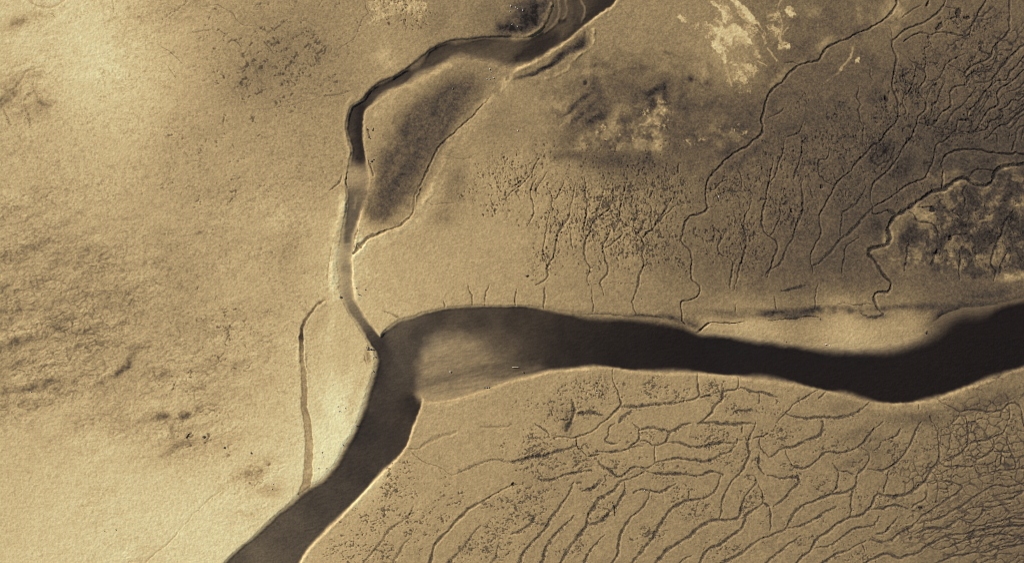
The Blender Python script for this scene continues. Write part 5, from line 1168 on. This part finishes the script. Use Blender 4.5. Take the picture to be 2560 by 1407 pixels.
def driftwood(px, py, ang, length, rad, lab, cat="log", mat=None, branches=(), name="driftwood_log", root_mat=None):
    e = bpy.data.objects.new(name, None)
    COL.objects.link(e)
    x, y = at(px, py)
    e.location = (x, y, ground_z(px, py)); e.rotation_euler = (0, 0, math.radians(ang))
    tag(e, lab, cat)
    rr = random.Random(int(px))
    pts = [(-length / 2 + length * t, .06 * length * math.sin(3.1 * t + px) * .5, rad * (.75 + .3 * math.sin(5 * t))) for t in np.linspace(0, 1, 9)]
    rad_ = [rad * (1 - .45 * t + .1 * rr.uniform(-1, 1)) for t in np.linspace(0, 1, 9)]
    V, F = tube(pts, rad_)
    link("trunk", V, F, [mat or M_WOOD], e)
    for t, a, l in branches:
        b = pts[int(t * 8)]
        q = [(b[0] + l * u * math.cos(a), b[1] + l * u * math.sin(a), b[2] + .25 * l * u) for u in np.linspace(0, 1, 4)]
        V, F = tube(q, [rad * .5 * (1 - .6 * u) for u in np.linspace(0, 1, 4)], 6)
        link("branch", V, F, [mat or M_WOOD], e)
    if root_mat:
        V, F = tube([(length * (.46 + .2 * t), .04 * t, rad * (.9 + .5 * t)) for t in np.linspace(0, 1, 4)], [rad * .62, rad * .58, rad * .5, rad * .3])
        link("broken_end", V, F, [root_mat], e)
    return e


driftwood(468.5, 1088, 58, 1.2, .13, "dark driftwood log with a bleached broken end lying diagonally on sand", branches=[(.2, 2.6, .5)], root_mat=M_PALEWOOD)
driftwood(1534, 1275, -80, 2.8, .11, "long thin straight pole lying across weedy creeks on the lower flats", "pole", name="wooden_pole")
driftwood(1531, 1256, -80, .5, .09, "short broken piece of wood in line with the long thin pole", "stick", name="stick")
driftwood(899, 737, -22, .85, .10, "short dark stick on pale sand right of the narrow channel", "stick", name="stick", branches=[(.7, .8, .25)])
driftwood(1318, 689, 15, .75, .15, "short stubby dark log alone on the smooth flat above the river", branches=[(.5, 1.4, .3)])
driftwood(932, 324, 75, .7, .09, "forked dark branch on sand beside the black pool of the channel", "branch", name="forked_branch", branches=[(.7, 2.9, .45), (.9, .4, .35)])
driftwood(2316, 829, 60, .9, .14, "dark log stranded where the pale sandbank slopes into the river")
driftwood(1289, 918, 4, 1.6, .08, "thin pale stick awash at the right end of the drowned shoal", "stick", M_PALEWOOD, name="stick")

# ------------------------------------------------------------------ tufts of weed caught along creeks and in the pits (far too many to count)
dens = np.clip(fz * 1.3 + .55 * pitS * (mS > .3) + .35 * pitN * (mN > .3) + .25 * np.clip(ck_fz, 0, 1), 0, 1.2) * (wet < -6)
dens[(X < -30) | (X > 2590) | (Y < -30) | (Y > 1440)] = 0
cdf = np.cumsum(dens.ravel().astype(np.float64))
NT = 17000
pick = np.searchsorted(cdf, rng.random(NT) * cdf[-1])
tx = VX.ravel()[pick] + rng.uniform(-.09, .09, NT); ty = VY.ravel()[pick] + rng.uniform(-.09, .09, NT); tz = z.ravel()[pick]
NB = 5
th = rng.uniform(0, 2 * np.pi, (NT, NB)); ln_ = rng.uniform(.07, .19, (NT, NB)); up = rng.uniform(.02, .11, (NT, NB))
wv = rng.uniform(.025, .05, (NT, NB))
cxv, sxv = np.cos(th), np.sin(th)
base = np.stack([tx, ty, tz], -1)[:, None, :]
A = base + np.stack([-sxv * wv, cxv * wv, np.zeros_like(th)], -1)
B = base + np.stack([sxv * wv, -cxv * wv, np.zeros_like(th)], -1)
Cc = base + np.stack([cxv * ln_, sxv * ln_, up], -1)
vv_ = np.stack([A, B, Cc], 2).reshape(-1, 3).astype(f32)
me = bpy.data.meshes.new("seaweed_tufts")
nf = NT * NB
me.vertices.add(len(vv_)); me.loops.add(nf * 3); me.polygons.add(nf)
me.vertices.foreach_set("co", vv_.ravel())
me.loops.foreach_set("vertex_index", np.arange(nf * 3, dtype=np.int32))
me.polygons.foreach_set("loop_start", np.arange(0, nf * 3, 3, dtype=np.int32))
me.update(calc_edges=True)
me.materials.append(M_WEED)
so = bpy.data.objects.new("seaweed_tufts", me)
COL.objects.link(so)
tag(so, "dark tufts of weed speckling the creek edges and pits", "seaweed", kind="stuff")
